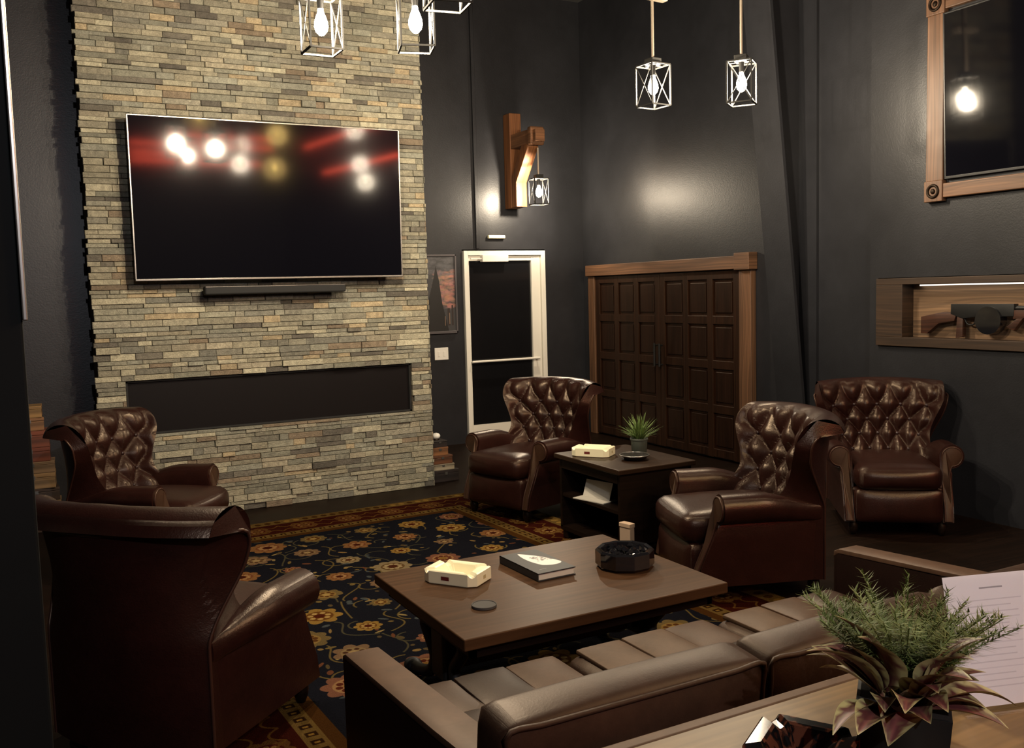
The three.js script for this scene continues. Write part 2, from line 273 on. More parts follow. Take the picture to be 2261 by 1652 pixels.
{
  const t = thing('framed_television', 'wall television inside a rustic brown wooden frame on right wall', 'television', [XN, 0, 0]);
  const y0 = 2.335, y1 = 3.83, z0 = -4.775, z1 = -2.45, wd = 0.145;
  const fr = part('frame_stile', bx(-0.045, -0.001, y0 + wd, y1 - wd, z0, z0 + wd, 0.008), M.frameWood, t, 'brown wooden frame board'); part('frame_stile', bx(-0.045, -0.001, y0 + wd, y1 - wd, z1 - wd, z1, 0.008), M.frameWood, t);
  for (const yy of [y0, y1 - wd]) part('frame_rail', bx(-0.045, -0.001, yy + 0.02, yy + wd - 0.02, z0 + wd, z1 - wd, 0.008), M.frameWoodH, t);
  for (const [yy, zz] of [[y0, z0], [y1 - wd, z0], [y0, z1 - wd], [y1 - wd, z1 - wd]]) {
    const b = part('corner_block', bx(-0.055, -0.001, yy - 0.004, yy + wd + 0.004, zz - 0.006, zz + wd + 0.004, 0.006), M.frameWood, t, 'square block with turned rosette');
    const r = new THREE.TorusGeometry(0.044, 0.011, 8, 28); r.rotateY(Math.PI / 2); r.translate(-0.056, yy + wd / 2, zz + wd / 2); part('rosette_ring', r, M.darkWood, b);
    const k = new THREE.SphereGeometry(0.02, 14, 10); k.scale(0.6, 1, 1); k.translate(-0.056, yy + wd / 2, zz + wd / 2); part('rosette_knob', k, M.darkWood, b);
  }
  const sc = new THREE.Group(); sc.name = 'swivelled_screen'; sc.position.set(-0.05, (y0 + y1) / 2, z0 + wd + 0.02); sc.rotation.set(0, 0, 0); sc.rotation.order = 'YXZ'; t.add(sc);
  sc.rotation.y = -Math.PI / 2; sc.rotation.x = 2 * D;
  const W = 1.95, H = 1.15;
  part('screen', bx(0, W, -H / 2, H / 2, -0.01, 0.002), M.screen, sc, 'glossy black screen');
  part('bezel', [bx(0, W, -H / 2 - 0.02, -H / 2, -0.03, 0.008, 0.003), bx(0, W, H / 2, H / 2 + 0.012, -0.03, 0.006, 0.003), bx(-0.012, 0, -H / 2 - 0.02, H / 2 + 0.012, -0.03, 0.006, 0.003)], M.black, sc);
}
// ───────────────────────── gun niche ─────────────────────────
{
  const t = thing('display_niche', 'lit wooden wall niche on the right holding a gun', 'display case', [XN, 0, 0]);
  const nw = std({ color: lin(0.07, 0.04, 0.022), roughness: 0.55, map: woodH }); const z0 = -5.235, z1 = -3.05, y0 = 1.245, y1 = 1.775, iz0 = -4.985, iz1 = -3.3, iy0 = 1.315, iy1 = 1.725;
  const bk = std({ color: lin(0.3, 0.19, 0.11), roughness: 0.7, map: woodH });
  part('back_panel', bx(0.1, 0.115, iy0, iy1, iz0, iz1), bk, t, 'tan back board');
  part('top_board', bx(-0.03, 0.115, iy1, y1, z0, z1, 0.004), nw, t); part('bottom_board', bx(-0.03, 0.115, y0, iy0, z0, z1, 0.004), nw, t);
  part('side_board', bx(-0.03, 0.115, iy0, iy1, z0, iz0, 0.004), nw, t); part('side_board', bx(-0.03, 0.115, iy0, iy1, iz1, z1, 0.004), nw, t);
  const led = part('led_strip', bx(0.07, 0.09, iy1 - 0.014, iy1 - 0.004, iz0 + 0.08, iz1 - 0.05), std({ color: 0xffffff, emissive: lin(1, 0.93, 0.8), emissiveIntensity: 1.6 }), t, 'thin lit strip under the top board');
  const al = new THREE.RectAreaLight(new THREE.Color().setRGB(1, 0.9, 0.75), 3.2, 1.5, 0.02); al.position.set(0.07, iy1 - 0.018, (iz0 + iz1) / 2 + 0.01); al.lookAt(0, 0, 0); al.rotation.set(-Math.PI / 2, 0, Math.PI / 2); t.add(al);

  const g = thing('submachine_gun', 'old submachine gun with wooden stock and black drum magazine', 'gun', [XN + 0.045, 0, 0]);
  const wood = std({ color: lin(0.09, 0.035, 0.02), roughness: 0.5, map: woodH });
  const ex = (pts, th) => { const q = extrude(pts, th, 0.004); q.rotateY(-Math.PI / 2); q.translate(th / 2, 0, 0); return q; }; // profile in (z, y)
  part('stock', ex([[-4.85, 1.472], [-4.85, 1.352], [-4.8, 1.352], [-4.7, 1.43], [-4.57, 1.45], [-4.55, 1.5], [-4.66, 1.51]], 0.04), wood, g, 'brown wooden shoulder stock');
  part('receiver', [ex([[-4.59, 1.5], [-4.59, 1.568], [-4.1, 1.568], [-4.1, 1.49], [-4.4, 1.48], [-4.5, 1.47]], 0.045)], M.iron, g);
  part('pistol_grip', ex([[-4.54, 1.48], [-4.5, 1.48], [-4.5, 1.335], [-4.55, 1.325]], 0.035), wood, g);
  part('trigger_guard', tube([[0, 1.475, -4.5], [0, 1.425, -4.47], [0, 1.425, -4.42], [0, 1.478, -4.4]], 0.006, 20), M.iron, g);
  const dr = new THREE.CylinderGeometry(0.1, 0.1, 0.075, 32); dr.rotateZ(Math.PI / 2); dr.translate(-0.01, 1.455, -4.28); part('drum_magazine', dr, M.blackGlass, g, 'round glossy black drum');
  const b1 = new THREE.CylinderGeometry(0.017, 0.017, 0.55, 14); b1.rotateX(Math.PI / 2); b1.translate(0, 1.542, -3.83); part('barrel', b1, M.iron, g);
  part('fore_grip', ex([[-4.1, 1.47], [-3.85, 1.5], [-3.85, 1.525], [-4.1, 1.525]], 0.04), wood, g); part('front_grip', ex([[-4.06, 1.48], [-4.02, 1.49], [-4.1, 1.39], [-4.15, 1.41]], 0.035), wood, g);
  part('peg', [bx(0.03, 0.056, 1.44, 1.46, -4.72, -4.7), bx(0.015, 0.056, 1.52, 1.54, -3.7, -3.68)], M.iron, g);
}

// ───────────────────────── doors, poster, plate ─────────────────────────
{
  const d = struct('door_1', 'glass door in a pale aluminium frame with push bar', 'door'); d.position.set(4.61, 0, ZA);
  const w = 1.08, h = 2.235;
  part('frame', [bx(0, 0.055, 0, h, -0.12, 0.03, 0.004), bx(w - 0.055, w, 0, h, -0.12, 0.03, 0.004), bx(0.055, w - 0.055, h - 0.055, h, -0.12, 0.03, 0.004)], M.alu, d, 'pale aluminium door frame');
  const leaf = part('door_leaf', [bx(0.06, 0.075, 0.01, h - 0.06, -0.05, 0.0), bx(w - 0.18, w - 0.062, 0.01, h - 0.06, -0.06, 0.004, 0.003), bx(0.075, w - 0.18, h - 0.115, h - 0.06, -0.06, 0.0), bx(0.075, w - 0.18, 0.01, 0.2, -0.06, 0.0)], M.alu, d);
  part('glass_pane', bx(0.075, w - 0.18, 0.2, h - 0.115, -0.035, -0.028), M.glassDark, leaf, 'black glass pane');
  part('push_bar', [bar([0.06, 0.95, 0.05], [w - 0.12, 0.95, 0.05], 0.014, 12), bar([0.075, 0.95, 0.05], [0.075, 0.95, -0.01], 0.01), bar([w - 0.14, 0.95, 0.05], [w - 0.14, 0.95, 0], 0.01)], M.alu, leaf, 'silver push bar');
  part('door_closer', [bx(0.22, 0.56, h - 0.13, h - 0.05, 0.0, 0.07, 0.006), bx(0.08, 0.22, h - 0.1, h - 0.085, 0.03, 0.05)], M.white, d, 'white door closer box');
  part('outside_blind', bx(-0.0, w, 0, h, -0.2, -0.18), M.blackMatte, d);
  const s = thing('door_sensor', 'small white motion sensor bar above the glass door', 'sensor', [5.04, 2.375, ZA]);
  part('case', bx(-0.11, 0.11, 0, 0.04, 0.001, 0.045, 0.01), M.cream, s); part('lens', bx(-0.1, 0.1, -0.004, 0.004, 0.01, 0.035, 0.002), M.blackMatte, s);
  const sp = thing('wall_plate', 'white blank square plate on wall below the framed poster', 'switch plate', [4.3, 1.065, ZA]);
  part('plate', bx(-0.085, 0.085, -0.07, 0.07, 0.001, 0.012, 0.004), M.white, sp);
  part('toggle', [bx(-0.045, -0.02, -0.03, 0.03, 0.012, 0.016, 0.002), bx(0.02, 0.045, -0.03, 0.03, 0.012, 0.016, 0.002)], M.white, sp);
}
{
  const t = thing('framed_poster', 'framed poster of a dark tower under a pink sky', 'poster', [4.27, 1.745, ZA]);
  const w = 0.48, h = 0.9;
  const cv = document.createElement('canvas'); cv.width = 256; cv.height = 480; const c = cv.getContext('2d');
  c.fillStyle = '#3b3a3c'; c.fillRect(0, 0, 256, 480);
  for (let i = 0; i < 240; i++) { c.fillStyle = `rgba(${150 + rnd() * 60 | 0},${105 + rnd() * 40 | 0},${95 + rnd() * 30 | 0},0.22)`; c.beginPath(); c.ellipse(rr(110, 250), rr(90, 330), rr(8, 34), rr(4, 16), 0, 0, 7); c.fill(); }
  for (let i = 0; i < 120; i++) { c.fillStyle = `rgba(95,95,100,0.2)`; c.beginPath(); c.ellipse(rr(0, 256), rr(0, 120), rr(8, 40), rr(4, 12), 0, 0, 7); c.fill(); }
  c.fillStyle = '#161312'; c.beginPath(); c.moveTo(120, 60); c.lineTo(140, 150); c.lineTo(160, 300); c.lineTo(205, 480); c.lineTo(0, 480); c.lineTo(70, 250); c.lineTo(105, 130); c.fill();
  c.fillStyle = '#2c211d'; c.fillRect(196, 330, 18, 110); c.fillRect(226, 310, 12, 130); c.fillStyle = '#8a6f5c'; c.fillRect(208, 360, 5, 70); c.fillRect(176, 380, 4, 60);
  const tx = new THREE.CanvasTexture(cv); tx.colorSpace = THREE.SRGBColorSpace;
  const g = new THREE.PlaneGeometry(w - 0.04, h - 0.04); g.translate(0, 0, 0.021); part('print', g, std({ map: tx, roughness: 0.55 }), t, 'dark tower against a pink sky');
  part('frame', [bx(-w / 2, w / 2, -h / 2, -h / 2 + 0.03, 0.001, 0.035, 0.004), bx(-w / 2, w / 2, h / 2 - 0.02, h / 2, 0.001, 0.035, 0.004), bx(-w / 2, -w / 2 + 0.02, -h / 2, h / 2, 0.001, 0.035, 0.004), bx(w / 2 - 0.02, w / 2, -h / 2, h / 2, 0.001, 0.035, 0.004)], std({ color: lin(0.09, 0.08, 0.085), roughness: 0.4 }), t);
  part('backing', bx(-w / 2 + 0.01, w / 2 - 0.01, -h / 2 + 0.01, h / 2 - 0.01, 0.001, 0.019), M.blackMatte, t);
}
{
  const d = struct('door_2', 'wide dark wooden double door of square panels with brown frame', 'door'); d.position.set(XB, 0, 0);
  const z0 = -9.6, z1 = -6.76, h = 1.93;
  const fr = part('door_post', bx(-0.07, -0.001, 0, h - 0.02, z0, z0 + 0.13, 0.008), M.frameWood, d, 'brown wooden post'); part('door_post', bx(-0.07, -0.001, 0, h - 0.02, z1 - 0.17, z1, 0.008), M.frameWood, d, 'brown wooden post');
  part('header', bx(-0.1, -0.001, h - 0.02, h + 0.11, z0 - 0.01, z1 + 0.0, 0.008), M.frameWoodH, d, 'brown wooden header beam');
  part('header_block', bx(-0.115, -0.001, h - 0.03, h + 0.135, z1 - 0.19, z1 + 0.02, 0.008), M.frameWoodH, d);
  const a = z0 + 0.14, b = z1 - 0.18, mid = (a + b) / 2;
  const COLS = 3, ROWS = 4;
  for (const [s0, s1] of [[a, mid - 0.004], [mid + 0.004, b]]) {
    const st = 0.085, cw = (s1 - s0 - st * (COLS + 1)) / COLS, rh = (h - 0.05 - st * (ROWS + 1)) / ROWS, geo = [bx(-0.03, -0.002, 0.02, h - 0.025, s0, s1)];
    for (let i = 0; i <= COLS; i++) geo.push(bx(-0.055, -0.03, 0.02, h - 0.025, s0 + i * (cw + st), s0 + i * (cw + st) + st, 0.005));
    for (let j = 0; j <= ROWS; j++) for (let i = 0; i < COLS; i++) geo.push(bx(-0.055, -0.03, 0.025 + j * (rh + st), 0.025 + j * (rh + st) + st, s0 + st + i * (cw + st) - 0.003, s0 + st + i * (cw + st) + cw + 0.003, 0.005));
    const leaf = part('door_leaf', geo, M.doorWood, d);
    for (let j = 0; j < ROWS; j++) for (let i = 0; i < COLS; i++) { const zz = s0 + st + i * (cw + st), yy = 0.025 + st + j * (rh + st); part('panel', bx(-0.046, -0.03, yy + 0.03, yy + rh - 0.03, zz + 0.03, zz + cw - 0.03, 0.006), M.doorPanel, leaf); }
    const hz = s0 === a ? s1 - 0.04 : s0 + 0.04;
    part('pull_handle', [bar([-0.1, 0.9, hz], [-0.1, 1.15, hz], 0.012), bar([-0.1, 0.92, hz], [-0.05, 0.92, hz], 0.008), bar([-0.1, 1.13, hz], [-0.05, 1.13, hz], 0.008)], M.iron, leaf);
  }
}

// ───────────────────────── lantern lamps ─────────────────────────
const LS = 0.089, LH = 0.295; // half side, height; origin at the centre of the cage
const lanternGeo = (() => {
  const b = 0.0055, F = [], s = LS, h = LH / 2, t = 0.0095;
  for (const [x, z] of [[-s, -s], [s, -s], [s, s], [-s, s]]) F.push(bx(x - t / 2, x + t / 2, -h, h, z - t / 2, z + t / 2));
  for (const y of [-h, h]) for (const q of [-s, s]) { F.push(bx(-s, s, y - t / 2, y + t / 2, q - t / 2, q + t / 2)); F.push(bx(q - t / 2, q + t / 2, y - t / 2, y + t / 2, -s, s)); }
  const frame = merge(F), X = [];
  for (let k = 1; k < 4; k += 2) { const g = merge([flatBar([-s, -h, s], [s, h, s], b, 0.006), flatBar([-s, h, s], [s, -h, s], b, 0.006)]); g.rotateY(k * Math.PI / 2); X.push(g); }
  const cap = merge([bx(-0.045, 0.045, h, h + 0.05, -0.045, 0.045, 0.004), bx(-s, s, h + 0.0, h + 0.008, -0.012, 0.012), bx(-0.012, 0.012, h + 0.0, h + 0.008, -s, s)]);
  const socket = cyl(0.017, 0.02, 0.07, 0, h - 0.07, 0, 16);
  const bulb = new THREE.LatheGeometry([[0.0005, -0.068], [0.012, -0.064], [0.026, -0.048], [0.032, -0.026], [0.03, -0.004], [0.022, 0.022], [0.014, 0.042], [0.013, 0.055], [0.0005, 0.056]].map(p => new THREE.Vector2(...p)), 24); bulb.scale(1.2, 1.15, 1.2); bulb.translate(0, 0.012, 0);
  return { frame, X, cap, socket, bulb };
})();
function lantern(t, cd, color, bulbMat) {
  part('cage_frame', lanternGeo.frame, M.lantern, t); for (const g of lanternGeo.X) part('cross_brace', g, M.lantern, t);
  part('cap', lanternGeo.cap, M.lantern, t); part('socket', lanternGeo.socket, M.iron, t);
  part('bulb', lanternGeo.bulb, bulbMat, t, 'glowing filament bulb');
  const l = new THREE.PointLight(color, cd, 0, 2); l.position.set(0, -0.012, 0); l.castShadow = true; l.shadow.radius = 1.3; t.add(l);
}
function pendant(label, x, y, z, turn, cd, color = WARM, bulbMat = M.bulb, canopyY) {
  const t = thing('pendant_lantern', label, 'lamp', [x, y, z], turn, 'open cage lantern pendants');
  lantern(t, cd, color, bulbMat);
  const y0 = LH / 2 + 0.05, y1 = CEIL - y;
  part('stem', cyl(0.0105, 0.0105, y1 - y0, 0, y0, 0, 12), M.stem, t, 'pale tubular stem');
  part('canopy', cyl(0.06, 0.06, 0.03, 0, y1 - 0.03, 0, 24), M.stem, t);
  if (canopyY) part('hanging_bar', bx(-0.13, 0.13, canopyY - y, canopyY - y + 0.05, -0.03, 0.03, 0.006), M.stem, t, 'pale wooden cross bar high on the stem');
}
pendant('lit cage lantern pendant hanging in front of stone wall, leftmost', 1.58, 3.23, -5.07, 0.0, LAMP_FRONT);
pendant('lit cage lantern pendant before right edge of the stone wall', 2.02, 3.22, -4.8, -0.28, LAMP_FRONT);
pendant('cage lantern pendant showing only its lower edge at the top', 1.85, 3.21, -4.01, -0.15, LAMP_FRONT * 0.7);
pendant('lit cage lantern pendant turned cornerwise before the dark back wall', 4.29, 3.24, -5.72, 0.08, LAMP_FRONT * 0.75, WARM, M.bulb, 3.86);
pendant('lit cage lantern pendant with boxy cap beside the tapered column', 4.82, 3.23, -5.36, 0.64, LAMP_FRONT * 0.72);
// unseen lamps over the bar behind the viewpoint, placed to mirror in the televisions
pendant('unseen cage lantern pendant with amber bulb, highest over the bar', 2.73, 4.16, 0, 0.9, LAMP_REAR * 0.6, AMBER, M.bulbAmber);
pendant('unseen cage lantern pendant over the bar, hung high and second from left', 3.55, 3.88, 1, 0.1, LAMP_REAR);
pendant('unseen cage lantern pendant hung low over the bar', 3.1, 3.4, -1.0, 0.4, LAMP_REAR * 1.2);
pendant('unseen cage lantern pendant with amber bulb, hung high farther back', 4.43, 4.2, 2, 0.5, LAMP_REAR, AMBER, M.bulbAmber);
pendant('unseen cage lantern pendant with amber bulb, hung low over the bar', 3.86, 3.44, 0, 0.3, LAMP_REAR * 0.8, AMBER, M.bulbAmber);
pendant('unseen cage lantern pendant near right wall, hung high', 5.21, 4.11, 0, 0.7, LAMP_REAR * 1.2);
pendant('unseen cage lantern pendant near right wall, at middle height', 5.64, 3.65, 1, 0.7, LAMP_REAR * 1.2);
pendant('unseen cage lantern pendant near right wall, hung low', 5.03, 3.2, -1.0, 0.1, LAMP_REAR * 1.2);
pendant('unseen cage lantern pendant behind the viewpoint, placed to light the paper sign', 0.5, 3.3, 1.7, 0.3, 21, new THREE.Color().setRGB(0.93, 0.93, 1));  // out of view, placed to light the paper sign on the console
// unseen red tubes behind the viewpoint, placed for red lines in the television reflections
{
  const red = std({ color: 0x200000, emissive: lin(1, 0.1, 0.05), emissiveIntensity: 26 });
  const runs = [['unseen red light tube along the bar wall, topmost', [3.4, 4.8, ZR - 0.05], [5.9, 4.8, ZR - 0.05]], ['unseen red light tube along the bar wall, second from top', [2.6, 4.58, ZR - 0.05], [5.9, 4.58, ZR - 0.05]], ['unseen red light tube along the bar wall, third from top', [2.6, 4.36, ZR - 0.05], [4.2, 4.36, ZR - 0.05]], ['unseen red light tube along the bar wall, lowest', [2.6, 4.19, ZR - 0.05], [5.6, 4.19, ZR - 0.05]], ['unseen red light tube along right wall behind viewpoint, upper', [XN - 0.05, 4.42, 0.2], [XN - 0.05, 4.42, 6]], ['unseen red light tube along right wall behind viewpoint, lower', [XN - 0.05, 3.76, 0.2], [XN - 0.05, 3.76, 4.6]]];
  for (const [label, a, b] of runs) {
    const t = thing('unseen_light_tube', label, 'light', a, 0, 'unseen red light tubes'); const d = [b[0] - a[0], b[1] - a[1], b[2] - a[2]], L = Math.hypot(...d);
    part('tube', bar([0, 0, 0], d, 0.03, 10), red, t); 
    const alongX = Math.abs(d[0]) > 1, back = alongX ? [0, -0.03, 0, L] : 0;
    part('channel', alongX ? bx(0, L, -0.025, 0.025, 0.02, 0.049) : bx(0.02, 0.049, -0.025, 0.025, 0, L), M.blackMatte, t);
    const al = new THREE.RectAreaLight(new THREE.Color().setRGB(1, 0.1, 0.05), 1.2, L, 0.03);
    if (alongX) { al.position.set(L / 2, 0, -0.025); al.rotation.y = 0; } else { al.position.set(-0.025, 0, L / 2); al.rotation.y = Math.PI / 2; }
    t.add(al);
  }
}
// bracket lamp on the back wall
{
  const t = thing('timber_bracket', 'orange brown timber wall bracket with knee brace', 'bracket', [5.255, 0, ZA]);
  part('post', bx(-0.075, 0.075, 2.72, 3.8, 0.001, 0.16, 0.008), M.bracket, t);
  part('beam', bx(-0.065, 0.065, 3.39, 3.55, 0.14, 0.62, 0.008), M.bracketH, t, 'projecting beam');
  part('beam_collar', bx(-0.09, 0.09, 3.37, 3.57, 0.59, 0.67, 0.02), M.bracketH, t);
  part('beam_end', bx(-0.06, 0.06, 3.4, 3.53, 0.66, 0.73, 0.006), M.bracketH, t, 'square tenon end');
  const br = extrude([[0.16, 2.73], [0.27, 2.73], [0.27, 3.0], [0.56, 3.36], [0.56, 3.39], [0.42, 3.39], [0.16, 3.06]], 0.13, 0.004); br.rotateY(-Math.PI / 2); br.translate(0.065, 0, 0); part('knee_brace', br, M.bracket, t, 'knee brace with lamplight orange put into its colour');
  const l = thing('bracket_lantern', 'lit cage lantern hanging from the timber bracket', 'lamp', [5.29, 2.86, -9.19], -0.12);
  lantern(l, LAMP_BRACKET, WARM, M.bulb); l.scale.setScalar(0.95); part('stem', cyl(0.01, 0.01, 0.51 - LH / 2 - 0.05, 0, LH / 2 + 0.05, 0, 10), M.stem, l);
}

// ───────────────────────── rug ─────────────────────────
{
  const W = 3.2, L = 4.36, B = 0.55, PX = 400, cw = Math.round(W * PX), ch = Math.round(L * PX);
  const cv = document.createElement('canvas'); cv.width = cw; cv.height = ch; const c = cv.getContext('2d'), P = m => m * PX;
  const GOLD = ['#8a7040', '#a07e40', '#74592a'], NAVY = '#1e212e', MAROON = '#4a1c14';
  c.fillStyle = GOLD[0]; c.fillRect(0, 0, cw, ch);
  c.fillStyle = MAROON; c.fillRect(P(0.12), P(0.12), cw - P(0.24), ch - P(0.24));
  c.fillStyle = GOLD[0]; c.fillRect(P(0.4), P(0.4), cw - P(0.8), ch - P(0.8));
  c.fillStyle = '#5c3c1c'; c.fillRect(P(0.49), P(0.49), cw - P(0.98), ch - P(0.98));
  c.fillStyle = NAVY; c.fillRect(P(B), P(B), cw - P(2 * B), ch - P(2 * B));
  const walk = (inset, step, f) => { // along the four sides of a band
    for (let x = inset + step / 2; x < W - inset; x += step) { f(P(x), P(inset), 0); f(P(x), ch - P(inset), 0); }
    for (let y = inset + step / 2; y < L - inset; y += step) { f(P(inset), P(y), 1); f(cw - P(inset), P(y), 1); }
  };
  walk(0.06, 0.075, (x, y, v) => { c.fillStyle = rnd() < 0.5 ? '#b9964f' : '#5a3d1c'; c.save(); c.translate(x, y); c.rotate(v * Math.PI / 2); c.beginPath(); c.ellipse(0, 0, P(0.024), P(0.032), 0, 0, 7); c.fill(); c.restore(); });
  walk(0.445, 0.075, (x, y, v) => { c.save(); c.translate(x, y); c.rotate(v * Math.PI / 2); c.fillStyle = '#3a2412'; c.fillRect(-P(0.024), -P(0.026), P(0.04), P(0.05)); c.fillStyle = '#b08a45'; c.fillRect(-P(0.01), -P(0.012), P(0.016), P(0.024)); c.restore(); });
  let alt = 0;
  const flower = (x, y, r, cols, n) => { for (let k = 0; k < n; k++) { const a = k / n * 6.283 + 0.3; c.fillStyle = cols[0]; c.beginPath(); c.ellipse(x + Math.cos(a) * r * 0.62, y + Math.sin(a) * r * 0.62, r * 0.42, r * 0.32, a, 0, 7); c.fill(); } c.fillStyle = cols[1]; c.beginPath(); c.arc(x, y, r * 0.62, 0, 7); c.fill(); for (let k = 0; k < n; k++) { const a = k / n * 6.283; c.fillStyle = cols[2]; c.beginPath(); c.arc(x + Math.cos(a) * r * 0.4, y + Math.sin(a) * r * 0.4, r * 0.13, 0, 7); c.fill(); } c.fillStyle = cols[3]; c.beginPath(); c.arc(x, y, r * 0.24, 0, 7); c.fill(); };
  walk(0.26, 0.36, (x, y, v) => { alt ^= 1; flower(x, y, P(0.1), alt ? ['#7d5630', '#5b2417', '#a98050', '#7e5a34'] : ['#93703f', '#6e3a20', '#caa66a', '#42160f'], 8); });
  walk(0.26, 0.12, (x, y, v) => { c.save(); c.translate(x, y); c.rotate(v * Math.PI / 2); c.strokeStyle = '#86602f'; c.lineWidth = P(0.012); c.beginPath(); c.moveTo(-P(0.06), P(0.09)); c.quadraticCurveTo(0, -P(0.02), P(0.06), P(0.09)); c.moveTo(-P(0.06), -P(0.09)); c.quadraticCurveTo(0, P(0.02), P(0.06), -P(0.09)); c.stroke(); c.restore(); });
  // field: vines, leaves and rosettes on navy
  c.save(); c.beginPath(); c.rect(P(B), P(B), cw - P(2 * B), ch - P(2 * B)); c.clip();
  c.lineWidth = P(0.011);
  for (let j = 0; j < 13; j++) for (let i = 0; i < 8; i++) { const x = P(B + 0.12 + i * 0.3 + (j % 2) * 0.15), y = P(B + 0.1 + j * 0.3); c.strokeStyle = rnd() < 0.5 ? '#7f6f45' : '#5d5a48'; c.beginPath(); c.moveTo(x, y); c.bezierCurveTo(x + P(rr(-.2, .2)), y + P(.08), x + P(rr(-.2, .2)), y + P(.2), x + P(rr(-.15, .15)), y + P(.3)); c.stroke(); c.beginPath(); c.arc(x + P(0.1), y + P(0.12), P(rr(0.05, 0.09)), rr(0, 3), rr(4, 6)); c.stroke(); }
  for (let k = 0; k < 330; k++) { c.fillStyle = ['#8d7a4c', '#6d5f45', '#a58a5a', '#84553f', '#59636a', '#b49f6c'][rnd() * 6 | 0]; c.beginPath(); c.ellipse(rr(P(B), cw - P(B)), rr(P(B), ch - P(B)), P(rr(0.012, 0.035)), P(rr(0.008, 0.018)), rr(0, 3), 0, 7); c.fill(); }
  const sets = [['#a89878', '#7a6040', '#cbb890', '#5b3020'], ['#967a60', '#a8906a', '#5e4030', '#c4aa7c'], ['#b08d4a', '#7c5328', '#d0b070', '#5b2516'], ['#a3764c', '#8f5a3c', '#c9a070', '#4c2016'], ['#86744e', '#a98b52', '#6a4526', '#c8ab6c'], ['#9a6a56', '#c59a6e', '#6b3326', '#a27a3e']];
  for (let j = 0; j < 12; j++) for (let i = 0; i < 6; i++) { const x = P(B + 0.2 + i * 0.36 + (j % 2) * 0.18 + rr(-.03, .03)), y = P(B + 0.18 + j * 0.315 + rr(-.03, .03)); flower(x, y, P(rr(0.055, 0.14)), sets[rnd() * 6 | 0], 7 + (rnd() * 3 | 0)); }
  c.restore();
  const tx = new THREE.CanvasTexture(cv); tx.colorSpace = THREE.SRGBColorSpace; tx.anisotropy = 8;
  const pile = dataTex(256, 256, (u, v) => 0.6 * N128(u * 128, v * 128) + 0.4 * N64(u * 64, v * 64), false, 10, 14);
  const t = thing('oriental_rug', 'navy oriental rug with gold and maroon floral border', 'rug', [2.03, 0, -5.06], 0.045);
  const top = new THREE.PlaneGeometry(W, L); top.rotateX(-Math.PI / 2); top.translate(0, 0.0125, 0);
  part('pile', top, phy({ map: tx, color: lin(0.33, 0.3, 0.26), roughness: 1, specularIntensity: 0.05, bumpMap: pile, bumpScale: 0.004 }), t, 'floral woven pile');
  part('backing', bx(-W / 2, W / 2, 0.001, 0.012, -L / 2, L / 2), std({ color: lin(0.12, 0.08, 0.04), roughness: 1 }), t);
}

